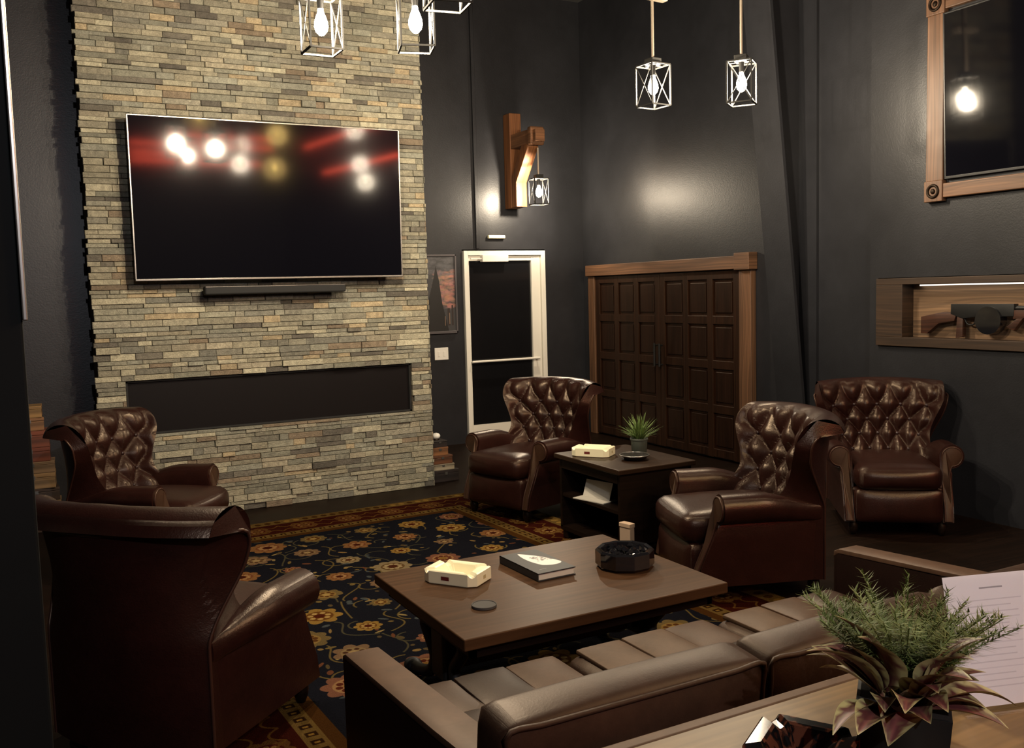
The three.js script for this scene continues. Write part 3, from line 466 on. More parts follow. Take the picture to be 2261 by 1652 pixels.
// ───────────────────────── tufted wing chairs ─────────────────────────
const chairGeo = (() => {
  const G = {};
  const wF = v => 0.325 + 0.015 * sstep(0, 0.4, v) + 0.12 * sstep(0.3, 0.95, v);
  const NU = 80, NV = 72;
  const yz = v => { // inner face profile, then the roll over the top
    if (v < 0.78) { const t = v / 0.78; return [lerp(0.40, 0.88, t), -0.15 - 0.15 * t - 0.035 * Math.sin(t * Math.PI)]; }
    const a = (v - 0.78) / 0.22 * 2.75, r = 0.075; return [0.88 + r * Math.sin(a) * 1.15, -0.30 - r * 0.95 + r * 0.95 * Math.cos(a)];
  };
  const wing = v => 0.135 + 0.07 * (1 - sstep(0, 0.4, v)) + 0.035 * sstep(0.35, 0.75, v) - 0.05 * sstep(0.75, 1, v);
  const tuft = (u, v) => { // diamond quilting: pleats along both diagonals, plain border
    const cols = 5, rows = 2.9, a = Math.PI * (u * cols / 2 + v * rows), b = Math.PI * (u * cols / 2 - v * rows);
    const dia = Math.pow(Math.abs(Math.sin(a) * Math.sin(b)), 0.62);
    const chan = Math.pow(Math.abs(Math.cos(Math.PI * u * cols / 2)), 0.6);
    const low = 1 - sstep(0.05, 0.16, v); const mask = (1 - sstep(0.92, 0.99, Math.abs(u))) * (1 - sstep(0.8, 0.9, v));
    return 0.05 * (lerp(dia, chan, low) * mask + (1 - mask) * 0.85);
  };
  const frontPt = (u, v) => { const [y, z] = yz(v), w = wF(v), s = Math.abs(u); const [y2, z2] = yz(Math.min(1, v + 0.004)), [y1, z1] = yz(Math.max(0, v - 0.004)); let ny = -(z2 - z1), nz = (y2 - y1), l = Math.hypot(ny, nz) || 1; if (nz / l < -1) l = l; const t = tuft(u, v) ; const lean = u * 0.75 * s; return [u * w - lean * t * 0.5, y + ny / l * t + 0.02 * (1 - u * u) * sstep(0.6, 1, v), z + wing(v) * Math.pow(s, 2.6) + nz / l * t]; };
  const rearPt = (u, v) => { const s = Math.abs(u), y = lerp(0.1, yz(1)[0] + 0.0, Math.pow(v, 0.95)), vv = clamp((y - 0.40) / 0.48 * 0.78, 0, 1), w = (y < 0.5 ? 0.362 : lerp(0.362, wF(1) + 0.012, sstep(0.5, 0.93, y))); const zc = lerp(-0.36, yz(1)[1] - 0.012, v); const ze = (y < 0.5 ? -0.285 : lerp(-0.285, yz(Math.max(0, vv))[1] + wing(vv) - 0.03, sstep(0.5, 0.8, y))); return [u * w, y + 0.02 * (1 - u * u) * sstep(0.6, 1, v), lerp(zc, ze, Math.pow(s, 2.2))]; };
  const f = gridGeo(NU, NV, (a, b) => frontPt(a * 2 - 1, b)), r = gridGeo(NU, 30, (a, b) => rearPt(a * 2 - 1, b), true);
  boxUV(f); boxUV(r); G.tufted = f; G.rear = r;
  // rim strips closing front to rear at the sides and top
  const side = s => gridGeo(4, 40, (a, b) => { const vR = b, yR = rearPt(s, vR)[1]; let vF = clamp((yR - 0.4) / 0.48 * 0.78, 0, 0.78); if (b > 0.9) vF = lerp(vF, 1, sstep(0.9, 1, b)); const P1 = frontPt(s, vF), P2 = rearPt(s, vR); if (yR < 0.4) { P1[1] = yR; } return P1.map((x, i) => lerp(x, P2[i], a)); }, s < 0);
  const top = gridGeo(NU, 2, (a, b) => { const P1 = frontPt(a * 2 - 1, 1), P2 = rearPt(a * 2 - 1, 1); return P1.map((x, i) => lerp(x, P2[i], b)); });
  const sl = side(-1), sr = side(1); boxUV(sl); boxUV(sr); boxUV(top); G.rim = merge([sl, sr, top]);
  const pipe = []; for (let k = 0; k <= 16; k++) pipe.push(rearPt(-1, k / 16)); for (let k = 1; k < 24; k++) pipe.push(rearPt(-1 + k / 12, 1)); for (let k = 16; k >= 0; k--) pipe.push(rearPt(1, k / 16));
  G.piping = tube(pipe, 0.0065, 140, 6);
  const btn = []; for (let i = -8; i <= 8; i++) for (let j = 0; j < 10; j++) { const a = i, b = j - 5; // pleat crossings: both sines zero
    const u = (a + b) / 5, v = (a - b) / (2 * 2.9); if (Math.abs(u) > 0.9 || v < 0.1 || v > 0.8) continue; const p = frontPt(u, v); const g = new THREE.SphereGeometry(0.014, 8, 6); g.scale(1, 1, 0.7); g.translate(p[0], p[1], p[2] + 0.004); btn.push(g); }
  G.buttons = merge(btn);
  G.seat = puff(0.56, 0.17, 0.72, 0.06, 0.015, 0.035, 0.03); G.seat.translate(0, 0.405, 0.13);
  G.rail = puff(0.58, 0.24, 0.1, 0.04, 0, 0, 0.025); G.rail.translate(0, 0.21, 0.42);
  G.body = bx(-0.3, 0.3, 0.09, 0.33, -0.3, 0.4, 0.02);
  const arm = []; const cx = 0.37, cy = 0.535, R = 0.082; arm.push([0.285, 0.1], [0.285, 0.2], [0.285, 0.3], [0.285, 0.4], [0.285, 0.5]); for (let k = 0; k <= 20; k++) { const a = Math.PI * 0.95 - k / 20 * Math.PI * 1.5; arm.push([cx + R * Math.cos(a), cy + R * Math.sin(a)]); } arm.push([0.37, 0.42], [0.365, 0.35], [0.362, 0.28], [0.36, 0.2], [0.358, 0.1]);
  let armG = extrude(arm, 0.6, 0.008); armG.translate(0, 0, -0.27);
  { // a longer sweep that thins towards the back
    const rows = 16, ring = arm.length, pos = [], idx = [], slant = y => 0.325 + 0.12 * sstep(0.5, 0.12, y) * 1; 
    const sl = y => 0.325 + 0.125 * (1 - sstep(0.1, 0.5, y));
    for (let j = 0; j <= rows; j++) for (const [x, y] of arm) { const z = lerp(sl(y), -0.265, j / rows), k = sstep(0, 1, clamp((0.12 - z) / 0.42, 0, 1)); pos.push(x > 0.352 ? lerp(x, 0.352 + (x - 0.352) * 0.1, k) : x, y > 0.42 ? y - k * (y - 0.42) * 0.5 : y, z); }
    for (let j = 0; j < rows; j++) for (let i = 0; i < ring; i++) { const a = j * ring + i, b = j * ring + (i + 1) % ring, c = a + ring, d = b + ring; idx.push(a, b, c, b, d, c); }
    const tri = THREE.ShapeUtils.triangulateShape(arm.map(p => new THREE.Vector2(...p)), []);
    for (const j of [0, rows]) { const k0 = pos.length / 3; for (let i = 0; i < ring; i++) pos.push(...pos.slice((j * ring + i) * 3, (j * ring + i) * 3 + 3)); for (const [a, b, c] of tri) j ? idx.push(k0 + a, k0 + c, k0 + b) : idx.push(k0 + a, k0 + b, k0 + c); }
    let g = new THREE.BufferGeometry(); g.setAttribute('position', new THREE.Float32BufferAttribute(pos, 3)); g.setIndex(idx); g = toCreasedNormals(g, 0.8); armG = boxUV(g); G.slant = sl; }
  G.armR = armG; const al = armG.clone(); al.scale(-1, 1, 1); { const i = al.toNonIndexed ? (al.index ? al.toNonIndexed() : al) : al; const p = i.attributes.position, n = i.attributes.normal, uv = i.attributes.uv; for (let k = 0; k < p.count; k += 3) for (const [at, s] of [[p, 3], [n, 3], [uv, 2]]) for (let q = 0; q < s; q++) { const x = at.array[(k + 1) * s + q]; at.array[(k + 1) * s + q] = at.array[(k + 2) * s + q]; at.array[(k + 2) * s + q] = x; } G.armL = i; }
  const pan = [[0.3, 0.11], [0.3, 0.2], [0.3, 0.28], [0.301, 0.36], [0.303, 0.46]]; for (let k = 0; k <= 18; k++) { const a = Math.PI * 0.9 - k / 18 * Math.PI * 1.4; pan.push([cx + (R - 0.016) * Math.cos(a), cy + (R - 0.016) * Math.sin(a)]); } pan.push([0.352, 0.42], [0.349, 0.36], [0.347, 0.28], [0.345, 0.2], [0.343, 0.11]);
  const pg = extrude(pan, 0.008, 0.004); const bend = g => { const p = g.attributes.position; for (let i = 0; i < p.count; i++) p.setZ(i, p.getZ(i) + G.slant(p.getY(i)) + 0.001); g.computeVertexNormals(); return boxUV(toCreasedNormals(g, 0.5)); }; G.panelR = bend(pg); const pl = extrude(pan.map(([x, y]) => [-x, y]).reverse(), 0.008, 0.004); G.panelL = bend(pl);
  const pp = pan.map(([x, y]) => [x, y, G.slant(y) + 0.01]); G.armPipeR = tube(pp, 0.006, 80, 6); G.armPipeL = tube(pp.map(([x, y, z]) => [-x, y, z]), 0.006, 80, 6);
  const foot = new THREE.LatheGeometry([[0.0005, 0], [0.018, 0], [0.03, 0.03], [0.034, 0.06], [0.026, 0.1], [0.0005, 0.1]].map(p => new THREE.Vector2(...p)), 16); G.foot = foot;
  return G;
})();
function chair(label, x, z, fx, fz, y = 0.0135) {
  const t = thing('wing_chair', label, 'armchair', [x, y, z], Math.atan2(fx, fz), 'tufted burgundy leather wing chairs'), G = chairGeo;
  part('base', G.body, M.leather, t); part('front_rail', G.rail, M.leather, t); part('seat_cushion', G.seat, M.leather, t);
  const b = part('tufted_back', G.tufted, M.leather, t, 'deep diamond tufted inner back'); part('tuft_buttons', G.buttons, M.button, b);
  const r = part('outer_back', G.rear, M.leather, t); part('wing_edge', G.rim, M.leather, r); part('piping', G.piping, M.leatherPipe, r);
  const ar = part('arm', G.armR, M.leather, t); part('arm_front', G.panelR, M.leatherLit, ar, 'scroll front panel'); part('piping', G.armPipeR, M.leatherPipe, ar);
  const al = part('arm', G.armL, M.leather, t); part('arm_front', G.panelL, M.leatherLit, al, 'scroll front panel'); part('piping', G.armPipeL, M.leatherPipe, al);
  for (const [fx0, fz0] of [[-0.29, 0.4], [0.29, 0.4], [-0.28, -0.26], [0.28, -0.26]]) { const f = part('foot', G.foot, M.darkWood, t); f.position.set(fx0, 0, fz0); }
  return t;
}
chair('burgundy tufted leather wing chair in front of the left end of fireplace', 0.66, -6.45, 0.815, 0.58);
chair('burgundy leather wing chair seen from behind beside the dark pillar', 0.5, -3.82, 0.73, -0.68);
chair('burgundy tufted leather wing chair in front of the glass door', 3.62, -6.47, -0.95, 0.3);
chair('burgundy tufted leather wing chair turned left, beside the dark end table', 3.73, -4.1, -0.94, -0.33);
chair('burgundy tufted leather wing chair below the gun niche', 5.56, -4.68, -0.62, 0.79, 0.001);

// ───────────────────────── coffee table and what lies on it ─────────────────────────
{
  const t = thing('coffee_table', 'low brown wooden coffee table with dark trestle legs on rug', 'table', [2.035, 0.013, -3.56]);
  const w = 1.27, d = 0.98, h = 0.452;
  part('tabletop', bx(-w / 2, w / 2, h - 0.048, h, -d / 2, d / 2, 0.006), M.tableTop, t, 'smooth brown top');
  part('apron', [bx(-w / 2 + 0.05, w / 2 - 0.05, h - 0.1, h - 0.035, -d / 2 + 0.05, -d / 2 + 0.075), bx(-w / 2 + 0.05, w / 2 - 0.05, h - 0.1, h - 0.035, d / 2 - 0.075, d / 2 - 0.05), bx(-w / 2 + 0.05, -w / 2 + 0.075, h - 0.1, h - 0.035, -d / 2 + 0.05, d / 2 - 0.05), bx(w / 2 - 0.075, w / 2 - 0.05, h - 0.1, h - 0.035, -d / 2 + 0.05, d / 2 - 0.05)], M.darkWood, t);
  for (const sx of [-1, 1]) {
    const x = sx * (w / 2 - 0.13);
    for (const sz of [-1, 1]) part('leg', [tube([[x, h - 0.09, sz * 0.12], [x, h - 0.16, sz * 0.2], [x, 0.25, sz * 0.17], [x, 0.17, sz * 0.1], [x, 0.1, sz * 0.13], [x, 0.045, sz * 0.26], [x, 0.03, sz * 0.36]], 0.028, 50, 8), (() => { const g = new THREE.SphereGeometry(0.042, 14, 10); g.scale(1, 0.75, 1.2); g.translate(x, 0.031, sz * 0.37); return g; })()], M.iron, t, 'black scrolled trestle leg');
    part('leg_block', bx(x - 0.035, x + 0.035, 0.1, h - 0.09, -0.07, 0.07, 0.02), M.iron, t);
  }
  part('stretcher', bx(-w / 2 + 0.13, w / 2 - 0.13, 0.14, 0.19, -0.03, 0.03, 0.01), M.iron, t);
}
const TY = 0.466;
function ashtrayGeo(hw, h, cut, wall, depth) { // square bowl with cut corners and cigar rests
  const ring = (s, c) => [[s, -s + c], [s, s - c], [s - c, s], [-s + c, s], [-s, s - c], [-s, -s + c], [-s + c, -s], [s - c, -s]];
  const dens = r => { const out = []; for (let i = 0; i < 8; i++) { const a = r[i], b = r[(i + 1) % 8], n = i % 2 ? 4 : 8; for (let k = 0; k < n; k++) out.push([lerp(a[0], b[0], k / n), lerp(a[1], b[1], k / n), i % 2 ? Math.sin(Math.PI * k / n) : 0]); } return out; };
  const rings = [[hw * 0.97, 0, cut, 0], [hw, h * 0.06, cut, 0], [hw, h * 0.93, cut, 1], [hw - 0.005, h, cut, 1], [hw - wall, h, cut * 0.9, 1], [hw - wall - 0.006, h * 0.93, cut * 0.9, 0.9], [hw - wall - 0.03, h - depth, cut * 0.7, 0]];
  const R = rings.map(([s, y, c, n]) => dens(ring(s, c)).map(([a, b, q]) => [a, y - q * n * h * 0.28, b]));
  const N = R[0].length, pos = [], idx = [];
  for (const r of R) for (const p of r) pos.push(...p);
  for (let j = 0; j < R.length - 1; j++) for (let i = 0; i < N; i++) { const a = j * N + i, b = j * N + (i + 1) % N, c = a + N, d = b + N; idx.push(a, c, b, b, c, d); }
  const cap = (j, up) => { const k = pos.length / 3; pos.push(0, R[j][0][1], 0); for (let i = 0; i < N; i++) up ? idx.push(k, j * N + (i + 1) % N, j * N + i) : idx.push(k, j * N + i, j * N + (i + 1) % N); };
  cap(0, false); cap(R.length - 1, true);
  let g = new THREE.BufferGeometry(); g.setAttribute('position', new THREE.Float32BufferAttribute(pos, 3)); g.setIndex(idx); g = g.toNonIndexed(); g.computeVertexNormals(); return boxUV(g);
}
function creamAshtray(label, x, y, z, turn) {
  const t = thing('square_ashtray', label, 'ashtray', [x, y, z], turn, 'cream ceramic ashtrays');
  const bg = ashtrayGeo(0.105, 0.06, 0.028, 0.03, 0.046); bg.scale(1.28, 1, 0.86); part('bowl', bg, M.cream, t);
  part('brand_mark', bx(-0.035, 0.005, 0.02, 0.037, 0.0895, 0.0912), M.redLabel, t, 'dark red rectangular mark'); part('brand_mark', bx(0.1337, 0.1352, 0.02, 0.036, -0.014, 0.008), std({ color: lin(0.5, 0.4, 0.2), roughness: 0.6 }), t, 'small tan mark');
}
creamAshtray('cream square ashtray with dark red mark on the coffee table', 1.69, TY, -3.75, -0.94);
creamAshtray('cream square ashtray with red mark on the dark end table', 3.47, 0.6145, -5.36, -0.92);
{
  const t = thing('black_book', 'black hardcover book with white picture on the coffee table', 'book', [2.07, TY, -3.7], 0.03);
  const w = 0.2, d = 0.35;
  part('cover', [bx(-w / 2, w / 2, 0, 0.004, -d / 2, d / 2), bx(-w / 2, w / 2, 0.032, 0.036, -d / 2, d / 2), bx(-w / 2, -w / 2 + 0.004, 0, 0.036, -d / 2, d / 2)], std({ color: lin(0.02, 0.021, 0.022), roughness: 0.55 }), t, 'black cover');
  part('page_block', bx(-w / 2 + 0.005, w / 2 - 0.006, 0.0045, 0.0315, -d / 2 + 0.006, d / 2 - 0.006), M.paper, t, 'pale page edges');
  const cv = document.createElement('canvas'); cv.width = 128; cv.height = 224; const c = cv.getContext('2d'); c.fillStyle = '#2a2a2a'; c.fillRect(0, 0, 128, 224);
  c.fillStyle = '#d8d2cc'; c.beginPath(); c.moveTo(52, 16); c.bezierCurveTo(80, 40, 112, 90, 124, 150); c.bezierCurveTo(124, 176, 78, 178, 56, 156); c.bezierCurveTo(40, 120, 38, 60, 52, 16); c.fill();
  for (let i = 0; i < 60; i++) { c.fillStyle = 'rgba(60,55,52,0.5)'; c.beginPath(); c.arc(rr(64, 112), rr(70, 118), rr(1, 5), 0, 7); c.fill(); }
  c.fillStyle = '#6b6b6b'; c.fillRect(24, 190, 24, 3);
  const tx = new THREE.CanvasTexture(cv); tx.colorSpace = THREE.SRGBColorSpace; const g = new THREE.PlaneGeometry(w - 0.004, d - 0.004); g.rotateX(-Math.PI / 2); g.translate(0.001, 0.0364, 0); part('cover_print', g, std({ map: tx, roughness: 0.5 }), t, 'white shape printed on black');
}
{
  const t = thing('glass_ashtray', 'heavy black cut glass ashtray on the coffee table', 'ashtray', [2.44, TY, -3.52], 0.35);
  const g = new THREE.CylinderGeometry(0.135, 0.125, 0.07, 10, 1); g.translate(0, 0.035, 0); 
  const ringPts = [[0.001, 0.03], [0.075, 0.03], [0.1, 0.05], [0.112, 0.082], [0.128, 0.085], [0.137, 0.076], [0.137, 0.012], [0.128, 0], [0.001, 0]].reverse().map(p => new THREE.Vector2(...p));
  const l = new THREE.LatheGeometry(ringPts, 10).toNonIndexed(); l.computeVertexNormals(); part('bowl', boxUV(l), M.blackGlass, t);
  const cr = []; for (let k = 0; k < 26; k++) { const o = new THREE.OctahedronGeometry(0.019, 0); o.scale(1, 0.8, 1); o.rotateY(rnd() * 3); const a = k * 2.4, r = 0.092 * Math.sqrt(k / 26); o.translate(Math.cos(a) * r, 0.055 + rr(0, 0.026), Math.sin(a) * r); cr.push(o); } part('cut_facets', cr, M.blackGlass, t, 'glittering cut facets');
}
{ const t = thing('coaster', 'round dark coaster near the coffee table corner', 'coaster', [1.63, TY, -3.365]); part('disc', cyl(0.052, 0.052, 0.008, 0, 0, 0, 36), M.coaster, t); part('rim', (() => { const g = new THREE.TorusGeometry(0.05, 0.003, 6, 40); g.rotateX(Math.PI / 2); g.translate(0, 0.008, 0); return g; })(), M.coaster, t); }

// ───────────────────────── dark end table between the chairs ─────────────────────────
{
  const t = thing('end_table', 'dark end table with open cubby between two wing chairs', 'table', [3.29, 0.0135, -5.6]);
  const w = 0.62, d = 0.8, h = 0.6;
  part('tabletop', bx(0, w, h - 0.035, h, 0, d, 0.008), phy({ color: lin(0.03, 0.016, 0.01), roughness: 0.4, specularIntensity: 0.6, map: woodTable }), t);
  const K = M.darkWood;
  part('back_panel', bx(w - 0.04, w - 0.02, 0.08, h - 0.035, 0.03, d - 0.03), K, t); part('side_panel', bx(0.03, w - 0.02, 0.08, h - 0.035, 0.03, 0.055), K, t); part('side_panel', bx(0.03, w - 0.02, 0.08, h - 0.035, d - 0.055, d - 0.03), K, t);
  part('shelf', bx(0.035, w - 0.02, 0.30, 0.322, 0.05, d - 0.05), K, t); part('bottom_board', bx(0.03, w - 0.02, 0.06, 0.09, 0.03, d - 0.03), K, t);
  part('apron', bx(0.03, 0.05, h - 0.1, h - 0.035, 0.05, d - 0.05), K, t);
  for (const [x, z] of [[0.04, 0.04], [0.04, d - 0.1], [w - 0.1, 0.04], [w - 0.1, d - 0.1]]) part('foot', bx(x, x + 0.06, x > 0.3 ? -0.0125 : 0, 0.07, z, z + 0.06, 0.008), K, t);
  const n = thing('shelf_brochure', 'pale folded brochure lying in the end table cubby', 'brochure', [3.36, 0.3365, -5.22], 0.25);
  part('cover_sheet', bx(-0.04, 0.1, 0, 0.006, -0.14, 0.14), M.paper, n); const g = bx(-0.002, 0.002, 0, 0.12, -0.12, 0.12); g.rotateZ(-0.35); g.translate(0.04, 0.006, 0); part('raised_sheet', g, M.paper, n);
  const s = thing('glass_dish', 'clear glass dish with rim highlights on the end table', 'dish', [3.6, 0.6145, -5.06]);
  const l = new THREE.LatheGeometry([[0.001, 0.004], [0.06, 0.006], [0.095, 0.03], [0.1, 0.03], [0.068, 0], [0.001, 0]].map(p => new THREE.Vector2(...p)), 40); part('bowl', l, std({ color: lin(0.03, 0.028, 0.026), roughness: 0.06 }), s);
  part('rim', (() => { const q = new THREE.TorusGeometry(0.097, 0.004, 8, 48); q.rotateX(Math.PI / 2); q.translate(0, 0.031, 0); return q; })(), M.bezel, s, 'shiny rim');
  const pc = thing('paper_bag', 'small beige paper bag on floor beside the end table', 'bag', [3.25, 0.0135, -4.66], 0.2);
  const bg = bx(-0.02, 0.02, 0, 0.3, -0.045, 0.045, 0.004); part('bag_body', bg, std({ color: lin(0.4, 0.28, 0.19), roughness: 0.9 }), pc); part('folded_top', bx(-0.024, 0.024, 0.275, 0.302, -0.046, 0.046, 0.004), std({ color: lin(0.44, 0.31, 0.21), roughness: 0.9 }), pc);
}
// grass plant on the end table
{
  const t = thing('grass_plant', 'small spiky green plant in pot on the end table', 'plant', [3.74, 0.6145, -5.2]);
  part('pot', new THREE.LatheGeometry([[0.001, 0], [0.05, 0], [0.058, 0.1], [0.062, 0.1], [0.062, 0.112], [0.054, 0.112], [0.05, 0.095], [0.001, 0.095]].map(p => new THREE.Vector2(...p)), 24), std({ color: lin(0.06, 0.07, 0.055), roughness: 0.7 }), t, 'grey green pot');
  const B = []; for (let k = 0; k < 150; k++) { const a = rnd() * 6.283, e = rr(0.25, 1.5), L = rr(0.1, 0.21), dx = Math.cos(a) * Math.cos(e), dz = Math.sin(a) * Math.cos(e), dy = Math.sin(e); const base = [rr(-.02, .02), 0.1, rr(-.02, .02)]; const w = 0.0035, px = -Math.sin(a) * w, pz = Math.cos(a) * w; const g = new THREE.BufferGeometry(); const m = [base[0] + dx * L * 0.5, base[1] + dy * L * 0.6, base[2] + dz * L * 0.5], e2 = [base[0] + dx * L, base[1] + dy * L, base[2] + dz * L]; g.setAttribute('position', new THREE.Float32BufferAttribute([base[0] - px, base[1], base[2] - pz, base[0] + px, base[1], base[2] + pz, m[0] + px, m[1], m[2] + pz, base[0] - px, base[1], base[2] - pz, m[0] + px, m[1], m[2] + pz, m[0] - px, m[1], m[2] - pz, m[0] - px, m[1], m[2] - pz, m[0] + px, m[1], m[2] + pz, ...e2], 3)); g.computeVertexNormals(); boxUV(g); B.push(g); }
  const b = part('blades', B, std({ color: lin(0.13, 0.2, 0.05), roughness: 0.7, side: THREE.DoubleSide }), t, 'thin spiky green blades'); b.userData.kind = 'stuff';
}

// ───────────────────────── sofa ─────────────────────────
{
  const t = thing('leather_sofa', 'brown patchwork leather sofa seen from behind, facing the table', 'sofa', [0, 0, 0]);
  const x0 = 0.86, x1 = 3.16, zf = -2.82, zb = -1.6;
  part('base', bx(x0 + 0.02, x1 - 0.02, 0.08, 0.3, zf + 0.06, zb, 0.02), M.sofaD, t);
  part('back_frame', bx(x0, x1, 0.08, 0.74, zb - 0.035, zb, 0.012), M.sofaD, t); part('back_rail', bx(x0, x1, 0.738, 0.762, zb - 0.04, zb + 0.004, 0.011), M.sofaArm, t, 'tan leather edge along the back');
  for (const [a, b] of [[x0, x0 + 0.115], [x1 - 0.115, x1]]) {
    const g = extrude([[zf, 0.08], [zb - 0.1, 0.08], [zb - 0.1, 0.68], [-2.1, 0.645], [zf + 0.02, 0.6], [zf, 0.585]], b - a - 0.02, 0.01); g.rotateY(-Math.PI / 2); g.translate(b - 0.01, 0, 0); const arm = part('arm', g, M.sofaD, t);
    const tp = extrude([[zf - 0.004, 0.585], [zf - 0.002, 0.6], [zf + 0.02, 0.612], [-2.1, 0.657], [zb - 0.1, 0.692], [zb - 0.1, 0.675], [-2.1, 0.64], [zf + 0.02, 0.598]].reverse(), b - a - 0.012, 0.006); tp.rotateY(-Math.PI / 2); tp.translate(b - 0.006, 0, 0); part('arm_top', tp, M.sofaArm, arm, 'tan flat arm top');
  }
  const cw = (x1 - x0 - 0.23 - 0.02) / 3, mats = [M.sofa, M.sofaB, M.sofaC, M.sofaD, M.sofaC];
  for (let k = 0; k < 3; k++) {
    const cx = x0 + 0.125 + cw * (k + 0.5), g = puff(cw - 0.012, 0.15, 0.86, 0.05, 0.01, 0.02, 0.02); g.translate(cx, 0.365, -2.38); const c = part('seat_cushion', g, M.sofaB, t);
    for (let i = 0; i < 3; i++) for (let j = 0; j < 3; j++) { const pw = (cw - 0.1) / 3, pd = 0.25, q = puff(pw, 0.026, pd, 0.011, 0, 0.006, 0, 6); const ux = (i - 1) / 1.5, uz = (j - 1) / 1.5; q.translate(cx + (i - 1) * (pw + 0.003), 0.4405 + 0.014 * (1 - ux * ux) * (1 - uz * uz), -2.42 + (j - 1) * (pd + 0.003)); part('leather_patch', q, mats[(i * 2 + j * 3 + k + (rnd() * 2 | 0)) % 5], c); }
  }
  const bw = (x1 - x0 - 0.02) / 3;
  for (let k = 0; k < 3; k++) {
    const cx = x0 + 0.01 + bw * (k + 0.5), g = puff(bw - 0.006, 0.43, 0.15, 0.028, 0.008, 0.014, 0.03, 18); g.rotateX(0.1); g.translate(cx, 0.6, -1.815);
    const c = part('back_cushion', g, M.sofaB, t);
    const pt = []; for (const [sx, sy] of [[-1, -1], [-1, 1], [1, 1], [1, -1]]) { pt.push([sx * (bw / 2 - 0.014), sy * 0.206, 0.07]); } 
    const ps = []; for (let e = 0; e < 4; e++) for (let s = 0; s < 8; s++) { const A = pt[e], B2 = pt[(e + 1) % 4]; ps.push([lerp(A[0], B2[0], s / 8), lerp(A[1], B2[1], s / 8), 0.07]); }
    const pg = new THREE.TubeGeometry(new THREE.CatmullRomCurve3(ps.map(p => new THREE.Vector3(...p)), true), 120, 0.007, 6, true); pg.rotateX(0.1); pg.translate(cx, 0.6, -1.815); part('piping', pg, M.sofaB, c);
  }
  for (const [x, z] of [[x0 + 0.08, zf + 0.1], [x1 - 0.08, zf + 0.1], [x0 + 0.08, zb - 0.06], [x1 - 0.08, zb - 0.06]]) part('foot', cyl(0.025, 0.032, 0.08, x, 0.001, z, 12), M.darkWood, t);
}
// ───────────────────────── console table behind the sofa ─────────────────────────
const CY = 0.78;
{
  const t = thing('console_table', 'narrow wooden console table behind the sofa', 'table', [0, 0, 0]);
  const x0 = 0.75, x1 = 3.2, z0 = -1.57, z1 = -1.08;
  part('tabletop', bx(x0, x1, CY - 0.04, CY, z0, z1, 0.004), phy({ color: lin(0.25, 0.165, 0.078), roughness: 0.38, specularIntensity: 0.6, map: woodTable }), t, 'pale polished top');
  part('apron', bx(x0 + 0.05, x1 - 0.05, CY - 0.13, CY - 0.04, z0 + 0.04, z1 - 0.04), M.darkWood, t);
  for (const [x, z] of [[x0 + 0.06, z0 + 0.05], [x1 - 0.12, z0 + 0.05], [x0 + 0.06, z1 - 0.11], [x1 - 0.12, z1 - 0.11]]) part('leg', bx(x, x + 0.06, 0.001, CY - 0.12, z, z + 0.06, 0.005), M.darkWood, t);
}
{
  const t = thing('glazed_ashtray', 'square tortoiseshell glazed ashtray on the console table', 'ashtray', [1.345, CY + 0.001, -1.33], 0.55);
  const tort = dataTex(128, 128, (u, v) => { const k = 0.6 * N8(u * 8, v * 8) + 0.4 * N16(u * 16, v * 16); return k > 0.58 ? [0.36, 0.2, 0.14] : k > 0.5 ? [0.2, 0.1, 0.07] : [0.07, 0.065, 0.065]; }, true, 6, 6);
  part('bowl', ashtrayGeo(0.1, 0.055, 0.028, 0.03, 0.042), std({ map: tort, roughness: 0.12 }), t, 'glossy rust and black glaze');
}
{
  const t = thing('paper_sign', 'white printed sheet standing in a clear holder', 'sign', [1.925, CY, -1.275], -0.3);
  t.rotation.order = 'YXZ';
  const w = 0.24, h = 0.29, cv = document.createElement('canvas'); cv.width = 256; cv.height = 340; const c = cv.getContext('2d'); c.fillStyle = '#f6f4fb'; c.fillRect(0, 0, 256, 340);
  c.fillStyle = '#a9a6ae'; c.fillRect(96, 34, 64, 4);
  for (let i = 0; i < 15; i++) { c.fillStyle = i % 4 === 3 ? '#e6e3ec' : '#dddae3'; c.fillRect(38 + (i % 3) * 6, 66 + i * 16, 170 - (i * 37 % 50), 3); }
  const tx = new THREE.CanvasTexture(cv); tx.colorSpace = THREE.SRGBColorSpace;
  const g = new THREE.PlaneGeometry(w, h); g.translate(0, h / 2 + 0.012, 0); g.rotateX(-0.25); part('printed_sheet', g, std({ map: tx, roughness: 0.8, side: THREE.DoubleSide }), t, 'white sheet with faint grey lines');
  const a = bx(-w / 2 - 0.004, w / 2 + 0.004, 0.004, h + 0.018, 0.002, 0.0045); a.rotateX(-0.25); part('holder_front', a, M.glass, t, 'clear acrylic front'); part('holder_foot', bx(-w / 2, w / 2, 0.001, 0.004, -0.09, 0.02), M.glass, t);
}
